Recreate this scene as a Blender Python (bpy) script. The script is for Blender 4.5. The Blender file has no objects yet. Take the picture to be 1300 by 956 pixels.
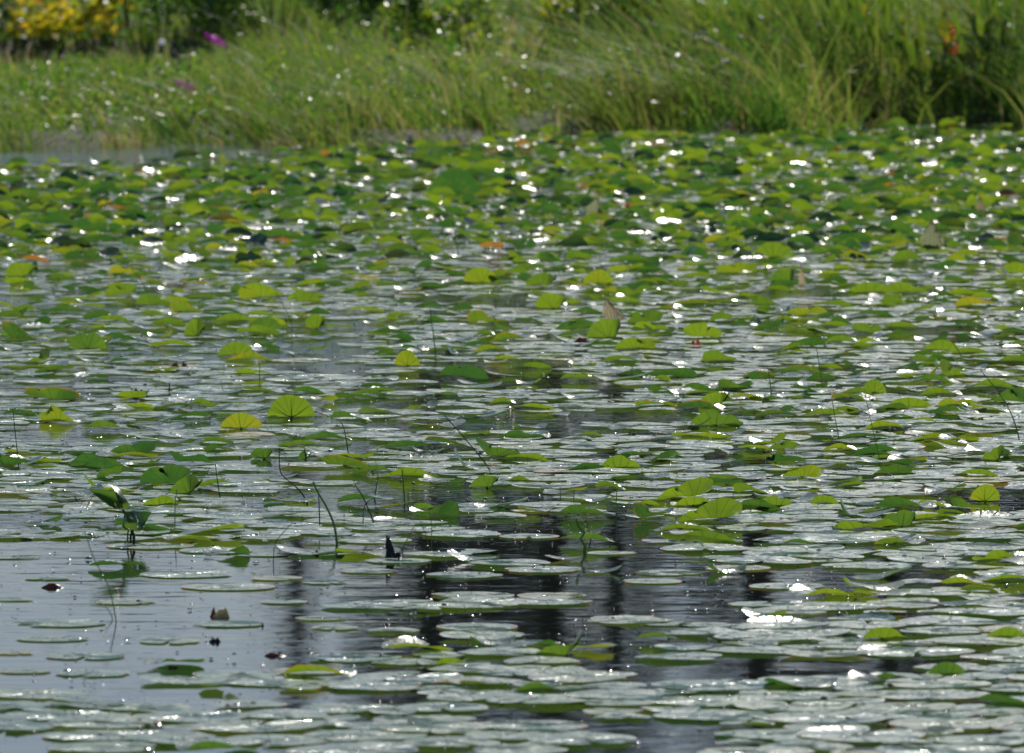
import bpy, math, random
import numpy as np
from mathutils import Vector

# ---------------------------------------------------------------- camera, sky, sun
sc = bpy.context.scene
C = sc.collection
R_ = math.radians
CAM_H = 1.5
PITCH = R_(3.28)
FPX = 11500.0                       # focal length in photo pixels (photo 1300 x 956)
cam = bpy.data.cameras.new("camera")
cam.sensor_width = 36.0
cam.lens = FPX / 1300.0 * 36.0
cam.clip_start = 0.5
cam.clip_end = 6000
cam.dof.use_dof = True
cam.dof.focus_distance = 22.0
cam.dof.aperture_fstop = 15.0
cam_o = bpy.data.objects.new("camera", cam)
C.objects.link(cam_o)
cam_o.location = (0, 0, CAM_H)
cam_o.rotation_euler = (R_(90) - PITCH, 0, 0)
sc.camera = cam_o

SUN_EL, SUN_AZ = R_(38), R_(10)    # in front of the camera, a little to the right
w = bpy.data.worlds.new("World")
sc.world = w
w.use_nodes = True
wn, wl = w.node_tree.nodes, w.node_tree.links
sky = wn.new("ShaderNodeTexSky")
sky.sky_type = 'NISHITA'
sky.sun_disc = False
sky.sun_elevation = SUN_EL
sky.sun_rotation = SUN_AZ
sky.air_density = 1.0
sky.dust_density = 0.5
sky.ozone_density = 3.0
bgn = wn["Background"]
bgn.inputs[1].default_value = 0.057
tintn = wn.new("ShaderNodeMix"); tintn.data_type = 'RGBA'; tintn.blend_type = 'MULTIPLY'
tintn.inputs[0].default_value = 1.0
wl.new(sky.outputs[0], tintn.inputs[6])
tintn.inputs[7].default_value = (0.97, 0.98, 1.08, 1)      # cool white balance of the photograph
wl.new(tintn.outputs[2], bgn.inputs[0])

sd = bpy.data.lights.new("sun", 'SUN')
sd.energy = 3.8
sd.angle = R_(0.5)
sd.color = (1.0, 0.95, 0.87)
so = bpy.data.objects.new("sun", sd)
C.objects.link(so)
d = Vector((math.sin(SUN_AZ) * math.cos(SUN_EL), math.cos(SUN_AZ) * math.cos(SUN_EL), math.sin(SUN_EL)))
so.rotation_euler = d.to_track_quat('Z', 'Y').to_euler()
so.location = (0, 30, 30)

sc.view_settings.view_transform = 'Standard'
sc.view_settings.look = 'None'
sc.view_settings.exposure = 0.0
sc.view_settings.gamma = 1.0
sc.view_settings.use_curve_mapping = False
sc.cycles.max_bounces = 6
sc.cycles.diffuse_bounces = 2
sc.cycles.glossy_bounces = 3
sc.cycles.transmission_bounces = 3
sc.cycles.transparent_max_bounces = 4
sc.cycles.caustics_reflective = False
sc.cycles.caustics_refractive = False
sc.cycles.use_denoising = True
sc.cycles.denoiser = 'OPENIMAGEDENOISE'
sc.cycles.denoising_input_passes = 'RGB_ALBEDO_NORMAL'
sc.cycles.denoising_prefilter = 'ACCURATE'
sc.cycles.sample_clamp_indirect = 4.0

# ---------------------------------------------------------------- helpers
rng = np.random.default_rng(7)
rnd = random.Random(11)


def at(px, py, z=0.0):
    """world point on the plane z seen at photo pixel px, py"""
    p = PITCH + math.atan((py - 478.0) / FPX)
    Y = (CAM_H - z) / math.tan(p)
    dist = Y * math.cos(PITCH) + (CAM_H - z) * math.sin(PITCH)
    return (px - 650.0) / FPX * dist, Y, z


def pix(x, y, z=0.0):
    dd = y * math.cos(PITCH) + (CAM_H - z) * math.sin(PITCH)
    up = -(CAM_H - z) * math.cos(PITCH) + y * math.sin(PITCH)
    return 650 + x / dd * FPX, 478 - up / dd * FPX


def zat(py, Y):
    """height seen at photo row py at distance Y"""
    return CAM_H - Y * math.tan(PITCH + math.atan((py - 478.0) / FPX))


def tag(o, label=None, cat=None, group=None, kind=None):
    if label: o["label"] = label
    if cat: o["category"] = cat
    if group: o["group"] = group
    if kind: o["kind"] = kind
    return o


def link(o, parent=None):
    C.objects.link(o)
    if parent: o.parent = parent
    return o


def empty(name, loc):
    o = bpy.data.objects.new(name, None)
    o.location = loc
    o.empty_display_size = 0.05
    return link(o)


class MB:
    """mesh collector: verts, quads/tris, and one point colour attribute (r, g, b used as free channels)"""
    def __init__(self):
        self.v, self.f, self.c, self.n = [], [], [], 0

    def add(self, v, f, c):
        v = np.asarray(v, float)
        f = np.asarray(f, int)
        self.v.append(v)
        self.f.append(f + self.n)
        c = np.asarray(c, float)
        if c.ndim == 1:
            c = np.tile(c, (len(v), 1))
        if c.shape[1] == 3:
            c = np.concatenate([c, np.full((len(c), 1), 0.03)], 1)
        self.c.append(c)
        self.n += len(v)

    def mesh(self, name, mat, smooth=True):
        me = bpy.data.meshes.new(name)
        v = np.concatenate(self.v)
        c = np.concatenate(self.c)
        starts, loops = [], []
        k = 0
        totals = []
        for f in self.f:
            m, q = f.shape
            loops.append(f.ravel())
            totals.append(np.full(m, q))
        loops = np.concatenate(loops)
        totals = np.concatenate(totals)
        starts = np.concatenate([[0], np.cumsum(totals)[:-1]])
        me.vertices.add(len(v))
        me.vertices.foreach_set("co", v.ravel().astype(np.float32))
        me.loops.add(len(loops))
        me.loops.foreach_set("vertex_index", loops.astype(np.int32))
        me.polygons.add(len(totals))
        me.polygons.foreach_set("loop_start", starts.astype(np.int32))
        me.polygons.foreach_set("loop_total", totals.astype(np.int32))
        me.update(calc_edges=True)
        me.validate()
        a = me.color_attributes.new("col", 'FLOAT_COLOR', 'POINT')
        cc = c.astype(np.float32)
        a.data.foreach_set("color", cc.ravel())
        me.polygons.foreach_set("use_smooth", np.full(len(totals), smooth))
        me.materials.append(mat)
        return me

    def build(self, name, mat, parent=None, smooth=True):
        o = bpy.data.objects.new(name, self.mesh(name, mat, smooth))
        return link(o, parent)


def tube(mb, pts, r0, r1, col, n=6):
    pts = np.asarray(pts, float)
    m = len(pts)
    vs = []
    for i, p in enumerate(pts):
        t = pts[min(i + 1, m - 1)] - pts[max(i - 1, 0)]
        t = t / (np.linalg.norm(t) + 1e-9)
        a = np.cross(t, [0.3, 1, 0.2]); a /= np.linalg.norm(a) + 1e-9
        b = np.cross(t, a)
        r = r0 + (r1 - r0) * i / (m - 1)
        for k in range(n):
            an = 2 * math.pi * k / n
            vs.append(p + r * (math.cos(an) * a + math.sin(an) * b))
    fs = []
    for i in range(m - 1):
        for k in range(n):
            fs.append([i * n + k, i * n + (k + 1) % n, (i + 1) * n + (k + 1) % n, (i + 1) * n + k])
    mb.add(vs, fs, col)
    # end caps
    mb.add([vs[k] for k in range(n)][::-1], [list(range(n))], col)
    mb.add([vs[(m - 1) * n + k] for k in range(n)], [list(range(n))], col)


# ---------------------------------------------------------------- materials
def newmat(name):
    m = bpy.data.materials.new(name)
    m.use_nodes = True
    nt = m.node_tree
    nt.nodes.clear()
    out = nt.nodes.new("ShaderNodeOutputMaterial")
    return m, nt, nt.nodes, nt.links, out


def ramp(N, stops):
    r = N.new("ShaderNodeValToRGB")
    e = r.color_ramp.elements
    while len(e) < len(stops): e.new(0.5)
    for i, (p, c) in enumerate(stops):
        e[i].position = p
        e[i].color = (*c, 1)
    return r


def math_n(N, L, op, a, b=None):
    n = N.new("ShaderNodeMath"); n.operation = op
    for i, x in enumerate((a, b)):
        if x is None: continue
        if isinstance(x, (int, float)): n.inputs[i].default_value = x
        else: L.new(x, n.inputs[i])
    return n.outputs[0]


def noise(N, L, scale, detail=2, rough=0.5, vec=None):
    t = N.new("ShaderNodeTexNoise")
    t.inputs["Scale"].default_value = scale
    t.inputs["Detail"].default_value = detail
    t.inputs["Roughness"].default_value = rough
    if vec is not None: L.new(vec, t.inputs["Vector"])
    return t.outputs["Fac"]


def leaf_material(name, top, trans, rough=0.28, under_rough=0.45, dead=(0.16, 0.06, 0.02), tr_dead=(0.30, 0.12, 0.02), veins=False, dirt=False, bump=0.0012, spec=0.5):
    """col.r = tint 0 green .. 1 yellow-brown, col.g = radial coordinate 0..1, col.b = rim and spot amount"""
    m, nt, N, L, out = newmat(name)
    at_ = N.new("ShaderNodeAttribute"); at_.attribute_name = "col"
    sep = N.new("ShaderNodeSeparateColor"); L.new(at_.outputs["Color"], sep.inputs[0])
    geo = N.new("ShaderNodeNewGeometry")
    nz = noise(N, L, 22, 3, 0.6, geo.outputs["Position"])
    nz2 = noise(N, L, 90, 2, 0.6, geo.outputs["Position"])
    nlo = noise(N, L, 7, 2, 0.5, geo.outputs["Position"])
    tint = math_n(N, L, 'ADD', sep.outputs[0], math_n(N, L, 'MULTIPLY', math_n(N, L, 'SUBTRACT', nz, 0.5), 0.25))
    tint = math_n(N, L, 'ADD', tint, math_n(N, L, 'MULTIPLY', math_n(N, L, 'SUBTRACT', nlo, 0.5), 0.5))
    # veins fanning from the stalk: distance along the arc to the closest of 15 rays
    fr = math_n(N, L, 'SUBTRACT', math_n(N, L, 'FRACT', math_n(N, L, 'MULTIPLY', at_.outputs["Alpha"], 15.0)), 0.5)
    arc = math_n(N, L, 'MULTIPLY', math_n(N, L, 'ABSOLUTE', fr), sep.outputs[1])
    vr = N.new("ShaderNodeMapRange"); vr.inputs[1].default_value = 0.0; vr.inputs[2].default_value = 0.07
    vr.inputs[3].default_value = 0.5 if veins else 0.0; vr.inputs[4].default_value = 0.0
    L.new(arc, vr.inputs[0])
    rt = ramp(N, [(0.0, top[0]), (0.5, top[1]), (0.85, top[2]), (1.0, dead)])
    L.new(tint, rt.inputs[0])
    rr = ramp(N, [(0.0, trans[0]), (0.5, trans[1]), (0.85, trans[2]), (1.0, tr_dead)])
    L.new(tint, rr.inputs[0])
    # brown rim and specks
    rim = math_n(N, L, 'GREATER_THAN', math_n(N, L, 'ADD', sep.outputs[1], math_n(N, L, 'MULTIPLY', math_n(N, L, 'SUBTRACT', nz, 0.5), 0.25)), 0.95)
    spot = math_n(N, L, 'GREATER_THAN', nz2, 0.66)
    mk = math_n(N, L, 'MULTIPLY', math_n(N, L, 'MAXIMUM', rim, spot), sep.outputs[2])
    mx = N.new("ShaderNodeMix"); mx.data_type = 'RGBA'
    L.new(mk, mx.inputs[0]); L.new(rt.outputs[0], mx.inputs[6]); mx.inputs[7].default_value = (*dead, 1)
    mx2 = N.new("ShaderNodeMix"); mx2.data_type = 'RGBA'
    L.new(mk, mx2.inputs[0]); L.new(rr.outputs[0], mx2.inputs[6]); mx2.inputs[7].default_value = (*tr_dead, 1)
    p = N.new("ShaderNodeBsdfPrincipled")
    L.new(mx.outputs[2], p.inputs["Base Color"])
    ro = N.new("ShaderNodeMix"); ro.data_type = 'FLOAT'
    L.new(geo.outputs["Backfacing"], ro.inputs[0])
    ro.inputs[2].default_value = rough; ro.inputs[3].default_value = under_rough
    r2 = math_n(N, L, 'ADD', ro.outputs[0], math_n(N, L, 'MULTIPLY', math_n(N, L, 'SUBTRACT', nz, 0.5), 0.25))
    L.new(r2, p.inputs["Roughness"])
    p.inputs["Specular IOR Level"].default_value = spec
    if dirt:
        # silt and algae specks, and wet films where pond water has washed over the pad
        dn = noise(N, L, 55, 4, 0.7, geo.outputs["Position"])
        dm = N.new("ShaderNodeMapRange"); dm.inputs[1].default_value = 0.54; dm.inputs[2].default_value = 0.64
        L.new(dn, dm.inputs[0])
        dc = N.new("ShaderNodeMix"); dc.data_type = 'RGBA'
        L.new(math_n(N, L, 'MULTIPLY', dm.outputs[0], 0.75), dc.inputs[0]); L.new(mx.outputs[2], dc.inputs[6]); dc.inputs[7].default_value = (0.075, 0.05, 0.035, 1)
        L.new(dc.outputs[2], p.inputs["Base Color"])
        L.new(math_n(N, L, 'SUBTRACT', spec, math_n(N, L, 'MULTIPLY', dm.outputs[0], spec * 0.7)), p.inputs["Specular IOR Level"])
        wn_ = noise(N, L, 9, 3, 0.6, geo.outputs["Position"])
        wm = N.new("ShaderNodeMapRange"); wm.inputs[1].default_value = 0.56; wm.inputs[2].default_value = 0.60
        wm.inputs[3].default_value = 1.0; wm.inputs[4].default_value = 0.28
        L.new(wn_, wm.inputs[0])
        L.new(math_n(N, L, 'MULTIPLY', r2, wm.outputs[0]), p.inputs["Roughness"])
    if bump:
        b = N.new("ShaderNodeBump"); b.inputs["Distance"].default_value = bump; b.inputs["Strength"].default_value = 1.0
        hsum = math_n(N, L, 'ADD', nz2, math_n(N, L, 'ADD', math_n(N, L, 'MULTIPLY', nz, 4.0), math_n(N, L, 'MULTIPLY', vr.outputs[0], 3.0)))
        L.new(hsum, b.inputs["Height"]); L.new(b.outputs[0], p.inputs["Normal"])
    tr = N.new("ShaderNodeBsdfTranslucent")
    vd = N.new("ShaderNodeMix"); vd.data_type = 'RGBA'
    L.new(vr.outputs[0], vd.inputs[0]); L.new(mx2.outputs[2], vd.inputs[6]); vd.inputs[7].default_value = (0.02, 0.05, 0.008, 1)
    L.new(vd.outputs[2], tr.inputs[0])
    ad = N.new("ShaderNodeAddShader")
    L.new(p.outputs[0], ad.inputs[0]); L.new(tr.outputs[0], ad.inputs[1])
    L.new(ad.outputs[0], out.inputs[0])
    return m


M_PAD = leaf_material("lily_pad_leaf", [(0.045, 0.15, 0.095), (0.09, 0.17, 0.06), (0.24, 0.20, 0.05)],
                      [(0.04, 0.10, 0.016), (0.10, 0.16, 0.014), (0.22, 0.17, 0.018)], rough=0.30, veins=True, dirt=True, bump=0.0010)
M_LEAF = leaf_material("raised_lily_leaf", [(0.03, 0.085, 0.035), (0.06, 0.11, 0.02), (0.20, 0.17, 0.03)],
                       [(0.034, 0.095, 0.014), (0.15, 0.225, 0.010), (0.28, 0.23, 0.014)], rough=0.24, veins=True, bump=0.0010, spec=0.38)
M_PALE = leaf_material("silvery_leaf_underside", [(0.16, 0.17, 0.10), (0.22, 0.20, 0.13), (0.25, 0.2, 0.13)],
                       [(0.18, 0.20, 0.10), (0.22, 0.20, 0.12), (0.28, 0.23, 0.14)], rough=0.5, dead=(.3,.25,.16), tr_dead=(.3,.25,.16))
M_GRASS = leaf_material("grass_blade", [(0.035, 0.085, 0.018), (0.09, 0.13, 0.025), (0.30, 0.25, 0.10)],
                        [(0.05, 0.13, 0.015), (0.15, 0.215, 0.022), (0.31, 0.25, 0.09)], rough=0.62, bump=0, spec=0.22, dead=(0.14, 0.09, 0.05), tr_dead=(0.12, 0.07, 0.03))
M_SHRUB = leaf_material("shrub_foliage", [(0.03, 0.07, 0.018), (0.08, 0.13, 0.02), (0.35, 0.28, 0.02)],
                        [(0.04, 0.12, 0.01), (0.16, 0.24, 0.015), (0.55, 0.40, 0.015)], rough=0.4, bump=0, dead=(0.30, 0.10, 0.015), tr_dead=(0.45, 0.12, 0.01))
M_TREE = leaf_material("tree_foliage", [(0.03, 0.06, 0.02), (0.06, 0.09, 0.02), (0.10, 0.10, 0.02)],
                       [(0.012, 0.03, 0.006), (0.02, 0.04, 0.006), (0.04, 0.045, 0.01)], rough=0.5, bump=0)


def plain(name, col, rough=0.6, spec=0.5, var=0.4, scale=60, trans=None):
    m, nt, N, L, out = newmat(name)
    geo = N.new("ShaderNodeNewGeometry")
    nz = noise(N, L, scale, 3, 0.6, geo.outputs["Position"])
    r = ramp(N, [(0.3, tuple(c * (1 - var) for c in col)), (0.7, tuple(min(1, c * (1 + var)) for c in col))])
    L.new(nz, r.inputs[0])
    p = N.new("ShaderNodeBsdfPrincipled")
    L.new(r.outputs[0], p.inputs["Base Color"])
    p.inputs["Roughness"].default_value = rough
    p.inputs["Specular IOR Level"].default_value = spec
    if trans:
        tr = N.new("ShaderNodeBsdfTranslucent"); tr.inputs[0].default_value = (*trans, 1)
        ad = N.new("ShaderNodeAddShader")
        L.new(p.outputs[0], ad.inputs[0]); L.new(tr.outputs[0], ad.inputs[1]); L.new(ad.outputs[0], out.inputs[0])
    else:
        L.new(p.outputs[0], out.inputs[0])
    return m


M_STEM = plain("green_stem", (0.06, 0.11, 0.025), 0.35, trans=(0.12, 0.22, 0.02))
M_DARKSTEM = plain("dark_stem", (0.035, 0.03, 0.018), 0.4)
M_STRAW = plain("straw_stem", (0.32, 0.25, 0.12), 0.4)
M_BARK = plain("bark", (0.07, 0.055, 0.04), 0.85, scale=20)
M_CHAR = plain("wet_black_wood", (0.012, 0.010, 0.010), 0.35)
M_BROWN = plain("dead_brown_leaf", (0.13, 0.05, 0.02), 0.4, trans=(0.16, 0.06, 0.02))
M_ORANGE = plain("orange_leaf", (0.45, 0.16, 0.02), 0.4, trans=(0.40, 0.12, 0.01))
M_TAN = plain("tan_weed", (0.38, 0.33, 0.16), 0.35, trans=(0.24, 0.20, 0.08))
M_PURPLE = plain("purple_petal", (0.38, 0.03, 0.36), 0.5, trans=(0.30, 0.02, 0.28))
M_WHITE = plain("white_petal", (0.75, 0.75, 0.78), 0.5, var=0.05, trans=(0.3, 0.3, 0.3))
M_RED = plain("red_petal", (0.55, 0.015, 0.015), 0.5, trans=(0.45, 0.02, 0.01))
M_DEBRIS = plain("floating_bits", (0.06, 0.055, 0.03), 0.13, var=0.8, scale=9)
M_GROUND = plain("bank_soil", (0.06, 0.065, 0.03), 0.9, scale=3)


def water_material():
    m, nt, N, L, out = newmat("pond_water")
    geo = N.new("ShaderNodeNewGeometry")
    pos = geo.outputs["Position"]
    sep = N.new("ShaderNodeSeparateXYZ"); L.new(pos, sep.inputs[0])
    p = N.new("ShaderNodeBsdfPrincipled")
    p.inputs["Base Color"].default_value = (0.010, 0.012, 0.010, 1)
    p.inputs["Roughness"].default_value = 0.045
    p.inputs["IOR"].default_value = 1.333
    mp = N.new("ShaderNodeMapping"); mp.inputs["Scale"].default_value = (0.38, 1, 1)
    L.new(pos, mp.inputs[0])
    n1 = noise(N, L, 7, 2, 0.5, mp.outputs[0])
    n2 = noise(N, L, 24, 2, 0.5, mp.outputs[0])
    n3 = noise(N, L, 60, 1, 0.5, mp.outputs[0])
    # wind: calm pool close by, ruffled water farther out and in patches
    far = N.new("ShaderNodeMapRange"); far.inputs[1].default_value = 18.5; far.inputs[2].default_value = 26.0
    L.new(sep.outputs[1], far.inputs[0])
    patch = noise(N, L, 0.45, 2, 0.5, pos)
    pr = N.new("ShaderNodeMapRange"); pr.inputs[1].default_value = 0.4; pr.inputs[2].default_value = 0.62
    L.new(patch, pr.inputs[0])
    wind0 = math_n(N, L, 'MULTIPLY', far.outputs[0], math_n(N, L, 'ADD', math_n(N, L, 'MULTIPLY', pr.outputs[0], 0.80), 0.12))
    side = N.new("ShaderNodeMapRange"); side.inputs[1].default_value = -0.2; side.inputs[2].default_value = 0.5
    side.inputs[3].default_value = 1.0; side.inputs[4].default_value = 0.18
    L.new(sep.outputs[0], side.inputs[0])
    wind0 = math_n(N, L, 'MULTIPLY', wind0, side.outputs[0])
    wind = math_n(N, L, 'MAXIMUM', wind0, math_n(N, L, 'GREATER_THAN', sep.outputs[1], 50.0))
    a1 = math_n(N, L, 'MULTIPLY', n1, 0.0016)
    a2 = math_n(N, L, 'MULTIPLY', n2, math_n(N, L, 'ADD', math_n(N, L, 'MULTIPLY', wind, 0.0050), 0.0005))
    a3 = math_n(N, L, 'MULTIPLY', n3, math_n(N, L, 'ADD', math_n(N, L, 'MULTIPLY', wind, 0.0022), 0.00008))
    h = math_n(N, L, 'ADD', a1, math_n(N, L, 'ADD', a2, a3))
    b = N.new("ShaderNodeBump"); b.inputs["Distance"].default_value = 1.0; b.inputs["Strength"].default_value = 1.0
    L.new(h, b.inputs["Height"]); L.new(b.outputs[0], p.inputs["Normal"])
    L.new(p.outputs[0], out.inputs[0])
    return m


M_WATER = water_material()

# ---------------------------------------------------------------- ground and water


def smooth(a, b, x):
    t = np.clip((x - a) / (b - a), 0, 1)
    return t * t * (3 - 2 * t)


def shore_y(x):
    """distance of the front shoreline for sideways position x"""
    return 47.3 + 2.2 * smooth(-1.2, 0.6, x) + 1.6 * smooth(0.8, 2.5, x) + 0.45 * np.sin(x * 3.1) + 0.3 * np.sin(x * 7.7 + 1)


def ground_h(x, y):
    s = shore_y(x)
    h = -0.45 + 0.50 * smooth(s - 1.5, s + 0.6, y) + 0.05 * smooth(s, s + 6, y)
    # narrow channel behind the low spit on the left
    chan = smooth(60.5, 61.2, y) * (1 - smooth(68.6, 69.3, y)) * (1 - smooth(-2.6, -1.6, x))
    h = h - 0.35 * chan
    h = h + 0.15 * smooth(70, 84, y) + 0.9 * smooth(90, 260, y)
    return h + 0.015 * np.sin(x * 2.3 + y) * np.sin(y * 1.7)


def sheet(name, xs, ys, hf, mat):
    X, Y = np.meshgrid(xs, ys)
    Z = hf(X, Y)
    v = np.stack([X.ravel(), Y.ravel(), Z.ravel()], 1)
    nx, ny = len(xs), len(ys)
    i = np.arange(nx - 1)[None, :] + np.arange(ny - 1)[:, None] * nx
    f = np.stack([i, i + 1, i + 1 + nx, i + nx], -1).reshape(-1, 4)
    mb = MB(); mb.add(v, f, (0, 0, 0))
    return mb.build(name, mat)


xs = np.concatenate([[-3000, -1000, -300, -100, -40, -20], np.linspace(-12, 12, 70), [20, 40, 100, 300, 1000, 3000]])
ys = np.concatenate([[-1500, -300, -60, -10, 10, 30, 40], np.linspace(44, 84, 110), [90, 100, 130, 180, 260, 500, 1500, 4000]])
tag(sheet("ground", xs, ys, ground_h, M_GROUND), kind="structure")
tag(sheet("water", np.array([-400, -40, 0, 40, 400.0]), np.array([-300, 0, 20, 40, 68, 80.0]), lambda x, y: x * 0.0, M_WATER), kind="structure")

# ---------------------------------------------------------------- lily leaves
def leaf_arrays(R, rs, nr=5, na=28, notch=0.0, notch_w=0.22, folds=(), wave=0.004, cup=0.0, tint=0.1, rim=0.0, dome=0.0, elong=1.0, yaw=None):
    """a round water-lily leaf: polar grid round the stalk, slit at angle notch, bent by folds
    folds: (direction, chord distance / R, bend radius / R, largest angle)"""
    th = notch + notch_w / 2 + (2 * math.pi - notch_w) * np.arange(na + 1) / na
    rr = (np.arange(1, nr + 1) / nr) ** 0.8
    ph = rs.uniform(0, 6.28, 4)
    outline = 1 + 0.035 * np.sin(2 * th + ph[0]) + 0.010 * np.sin(5 * th + ph[1]) + 0.006 * np.sin(9 * th + ph[2])
    # lobes drawn in a little at the slit
    dn = np.minimum(th - notch, notch + 2 * math.pi - th)
    outline = outline * (1 - 0.14 * np.exp(-(dn / 0.22) ** 2))
    for _ in range(int(rs.integers(0, 4))):
        b0 = rs.uniform(0, 6.28) + notch
        outline = outline * (1 - rs.uniform(.05, .22) * np.exp(-((np.mod(th - b0 + math.pi, 2 * math.pi) - math.pi) / rs.uniform(.08, .25)) ** 2))
    T, Q = np.meshgrid(th, rr)
    r = Q * outline[None, :] * R
    x = (r * np.cos(T)).ravel(); y = (r * np.sin(T)).ravel() * elong
    q = Q.ravel(); t = T.ravel()
    x = np.append(x, 0); y = np.append(y, 0); q = np.append(q, 0); t = np.append(t, 0)
    z = wave * q ** 2 * (np.sin(2 * t + ph[3]) + 0.25 * np.sin(5 * t + ph[0])) + cup * R * q ** 3 - dome * R * q ** 2
    P = np.stack([x, y, z], 1)
    for (fd, fc, fr, fa) in folds:
        u = np.array([math.cos(fd), math.sin(fd), 0])
        s = P @ u - fc * R * (elong if abs(math.sin(fd)) > .7 else 1)
        rad = fr * R
        k = s > 0
        ang = np.minimum(s / rad, fa)
        along = np.where(k, rad * np.sin(ang) + (s - ang * rad) * np.cos(ang), s)
        up = np.where(k, rad * (1 - np.cos(ang)) + (s - ang * rad) * np.sin(ang), 0)
        # bend what is already above the sheet as well
        zz = P[:, 2].copy()
        base = P - np.outer(P @ u, u); base[:, 2] = 0
        an = np.where(k, ang, 0)
        P = base + np.outer(fc * R * (elong if abs(math.sin(fd)) > .7 else 1) + along - zz * np.sin(an), u)
        P[:, 2] = up + zz * np.cos(an)
    nv = na + 1
    fs = []
    for i in range(nr - 1):
        for j in range(na):
            fs.append([i * nv + j, (i + 1) * nv + j, (i + 1) * nv + j + 1, i * nv + j + 1])
    c = nr * nv
    tr = [[c, j, j + 1] for j in range(na)]
    col = np.stack([np.full(len(P), tint), q, np.full(len(P), rim), (t - notch) / (2 * math.pi)], 1)
    return P, np.array(fs), np.array(tr), col


def place(P, x, y, z, tx=0.0, ty=0.0, minz=None):
    cx, sx, cy, sy = math.cos(tx), math.sin(tx), math.cos(ty), math.sin(ty)
    Q = P.copy()
    Q[:, 1], Q[:, 2] = P[:, 1] * cx - P[:, 2] * sx, P[:, 1] * sx + P[:, 2] * cx
    X, Z = Q[:, 0].copy(), Q[:, 2].copy()
    Q[:, 0], Q[:, 2] = X * cy + Z * sy, -X * sy + Z * cy
    Q += np.array([x, y, z])
    if minz is not None:
        Q[:, 2] = np.maximum(Q[:, 2], minz + 0.0004 * np.abs(np.sin(Q[:, 0] * 90)))
    return Q


# coverage of floating pads and frequency of raised leaves, by photo row and column
COLS = [0, 150, 300, 450, 600, 750, 900, 1050, 1200, 1300]
FLAT = {
    150: [0] * 10,
    168: [0, 0, 0, 0, 0, .1, .25, .3, .3, .3],
    188: [0, 0, 0, .1, .2, .45, .6, .65, .65, .65],
    205: [0, 0, .05, .35, .8, .9, .9, .9, .9, .9],
    230: [.8, .7, .8, .9, .9, .9, .9, .9, .9, .9],
    330: [.8, .7, .8, .8, .8, .8, .8, .8, .8, .8],
    430: [.7, .7, .7, .7, .7, .75, .75, .8, .8, .8],
    480: [.7, .7, .65, .65, .7, .75, .75, .8, .8, .8],
    540: [.65, .62, .68, .66, .6, .6, .75, .7, .7, .7],
    600: [.7, .6, .7, .6, .6, .65, .75, .75, .65, .7],
    650: [.6, .55, .5, .45, .5, .6, .65, .65, .8, .8],
    675: [.3, .2, .25, .25, .3, .4, .4, .75, .8, .8],
    700: [.16, .2, .14, .2, .15, .2, .3, .6, .8, .8],
    735: [.2, .2, .16, .25, .45, .4, .12, .25, .75, .8],
    765: [.22, .24, .2, .45, .65, .45, .14, .3, .8, .8],
    800: [.24, .22, .24, .5, .7, .2, .3, .8, .8, .85],
    830: [.3, .3, .4, .6, .8, .3, .5, .9, .9, .9],
    860: [.75, .7, .75, .85, .9, .8, .85, .9, .9, .9],
    960: [.7, .8, .85, .85, .85, .75, .8, .9, .9, .9],
    1100: [.8] * 10}
UP = {
    150: [0] * 10,
    168: [0, 0, 0, 0, 0, .1, .2, .25, .25, .25],
    188: [0, 0, 0, .2, .35, .6, .7, .7, .7, .7],
    205: [0, 0, .2, .5, .7, .75, .8, .8, .8, .8],
    230: [.6, .55, .65, .75, .85, .85, .85, .85, .9, .9],
    290: [.7, .7, .55, .6, .6, .65, .7, .75, .75, .75],
    350: [.34, .34, .26, .26, .28, .32, .36, .38, .38, .38],
    420: [.22, .24, .2, .16, .15, .2, .24, .28, .28, .28],
    480: [.12, .16, .12, .1, .1, .15, .22, .22, .22, .22],
    550: [.09, .12, .12, .1, .08, .1, .14, .14, .16, .16],
    620: [.12, .2, .15, .2, .15, .12, .25, .2, .2, .2],
    680: [.03, .05, .05, .06, .05, .06, .1, .12, .14, .14],
    760: [.0, .0, .0, .03, .03, .03, .02, .03, .05, .05],
    860: [.02, .04, .05, .05, .05, .04, .04, .05, .06, .06],
    900: [.01] * 10,
    1100: [.01] * 10}


_vg = np.random.default_rng(42).random((256, 256))


def vnoise(x, y):
    xi, yi = math.floor(x), math.floor(y)
    fx, fy = x - xi, y - yi
    fx, fy = fx * fx * (3 - 2 * fx), fy * fy * (3 - 2 * fy)
    g = lambda a, b: _vg[a % 256, b % 256]
    return (g(xi, yi) * (1 - fx) + g(xi + 1, yi) * fx) * (1 - fy) + (g(xi, yi + 1) * (1 - fx) + g(xi + 1, yi + 1) * fx) * fy


def patch(x, y):
    """0..1, spread evenly: where the pads close up and where water stays open"""
    v = 0.5 * vnoise(x * 1.5 + 7, y * 1.5) + 0.5 * vnoise(x * 3.5 + 3, y * 3.6 + 50)
    return min(1.0, max(0.0, 0.5 + (v - 0.5) * 1.9))


def table(T):
    ks = sorted(T)
    A = np.array([T[k] for k in ks])

    def f(px, py):
        px = min(max(px, 0), 1300)
        py = min(max(py, ks[0]), ks[-1])
        i = max(1, np.searchsorted(ks, py))
        t = (py - ks[i - 1]) / (ks[i] - ks[i - 1])
        return float(np.interp(px, COLS, A[i - 1] * (1 - t) + A[i] * t))
    return f


flat_cov, up_freq = table(FLAT), table(UP)

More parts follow.
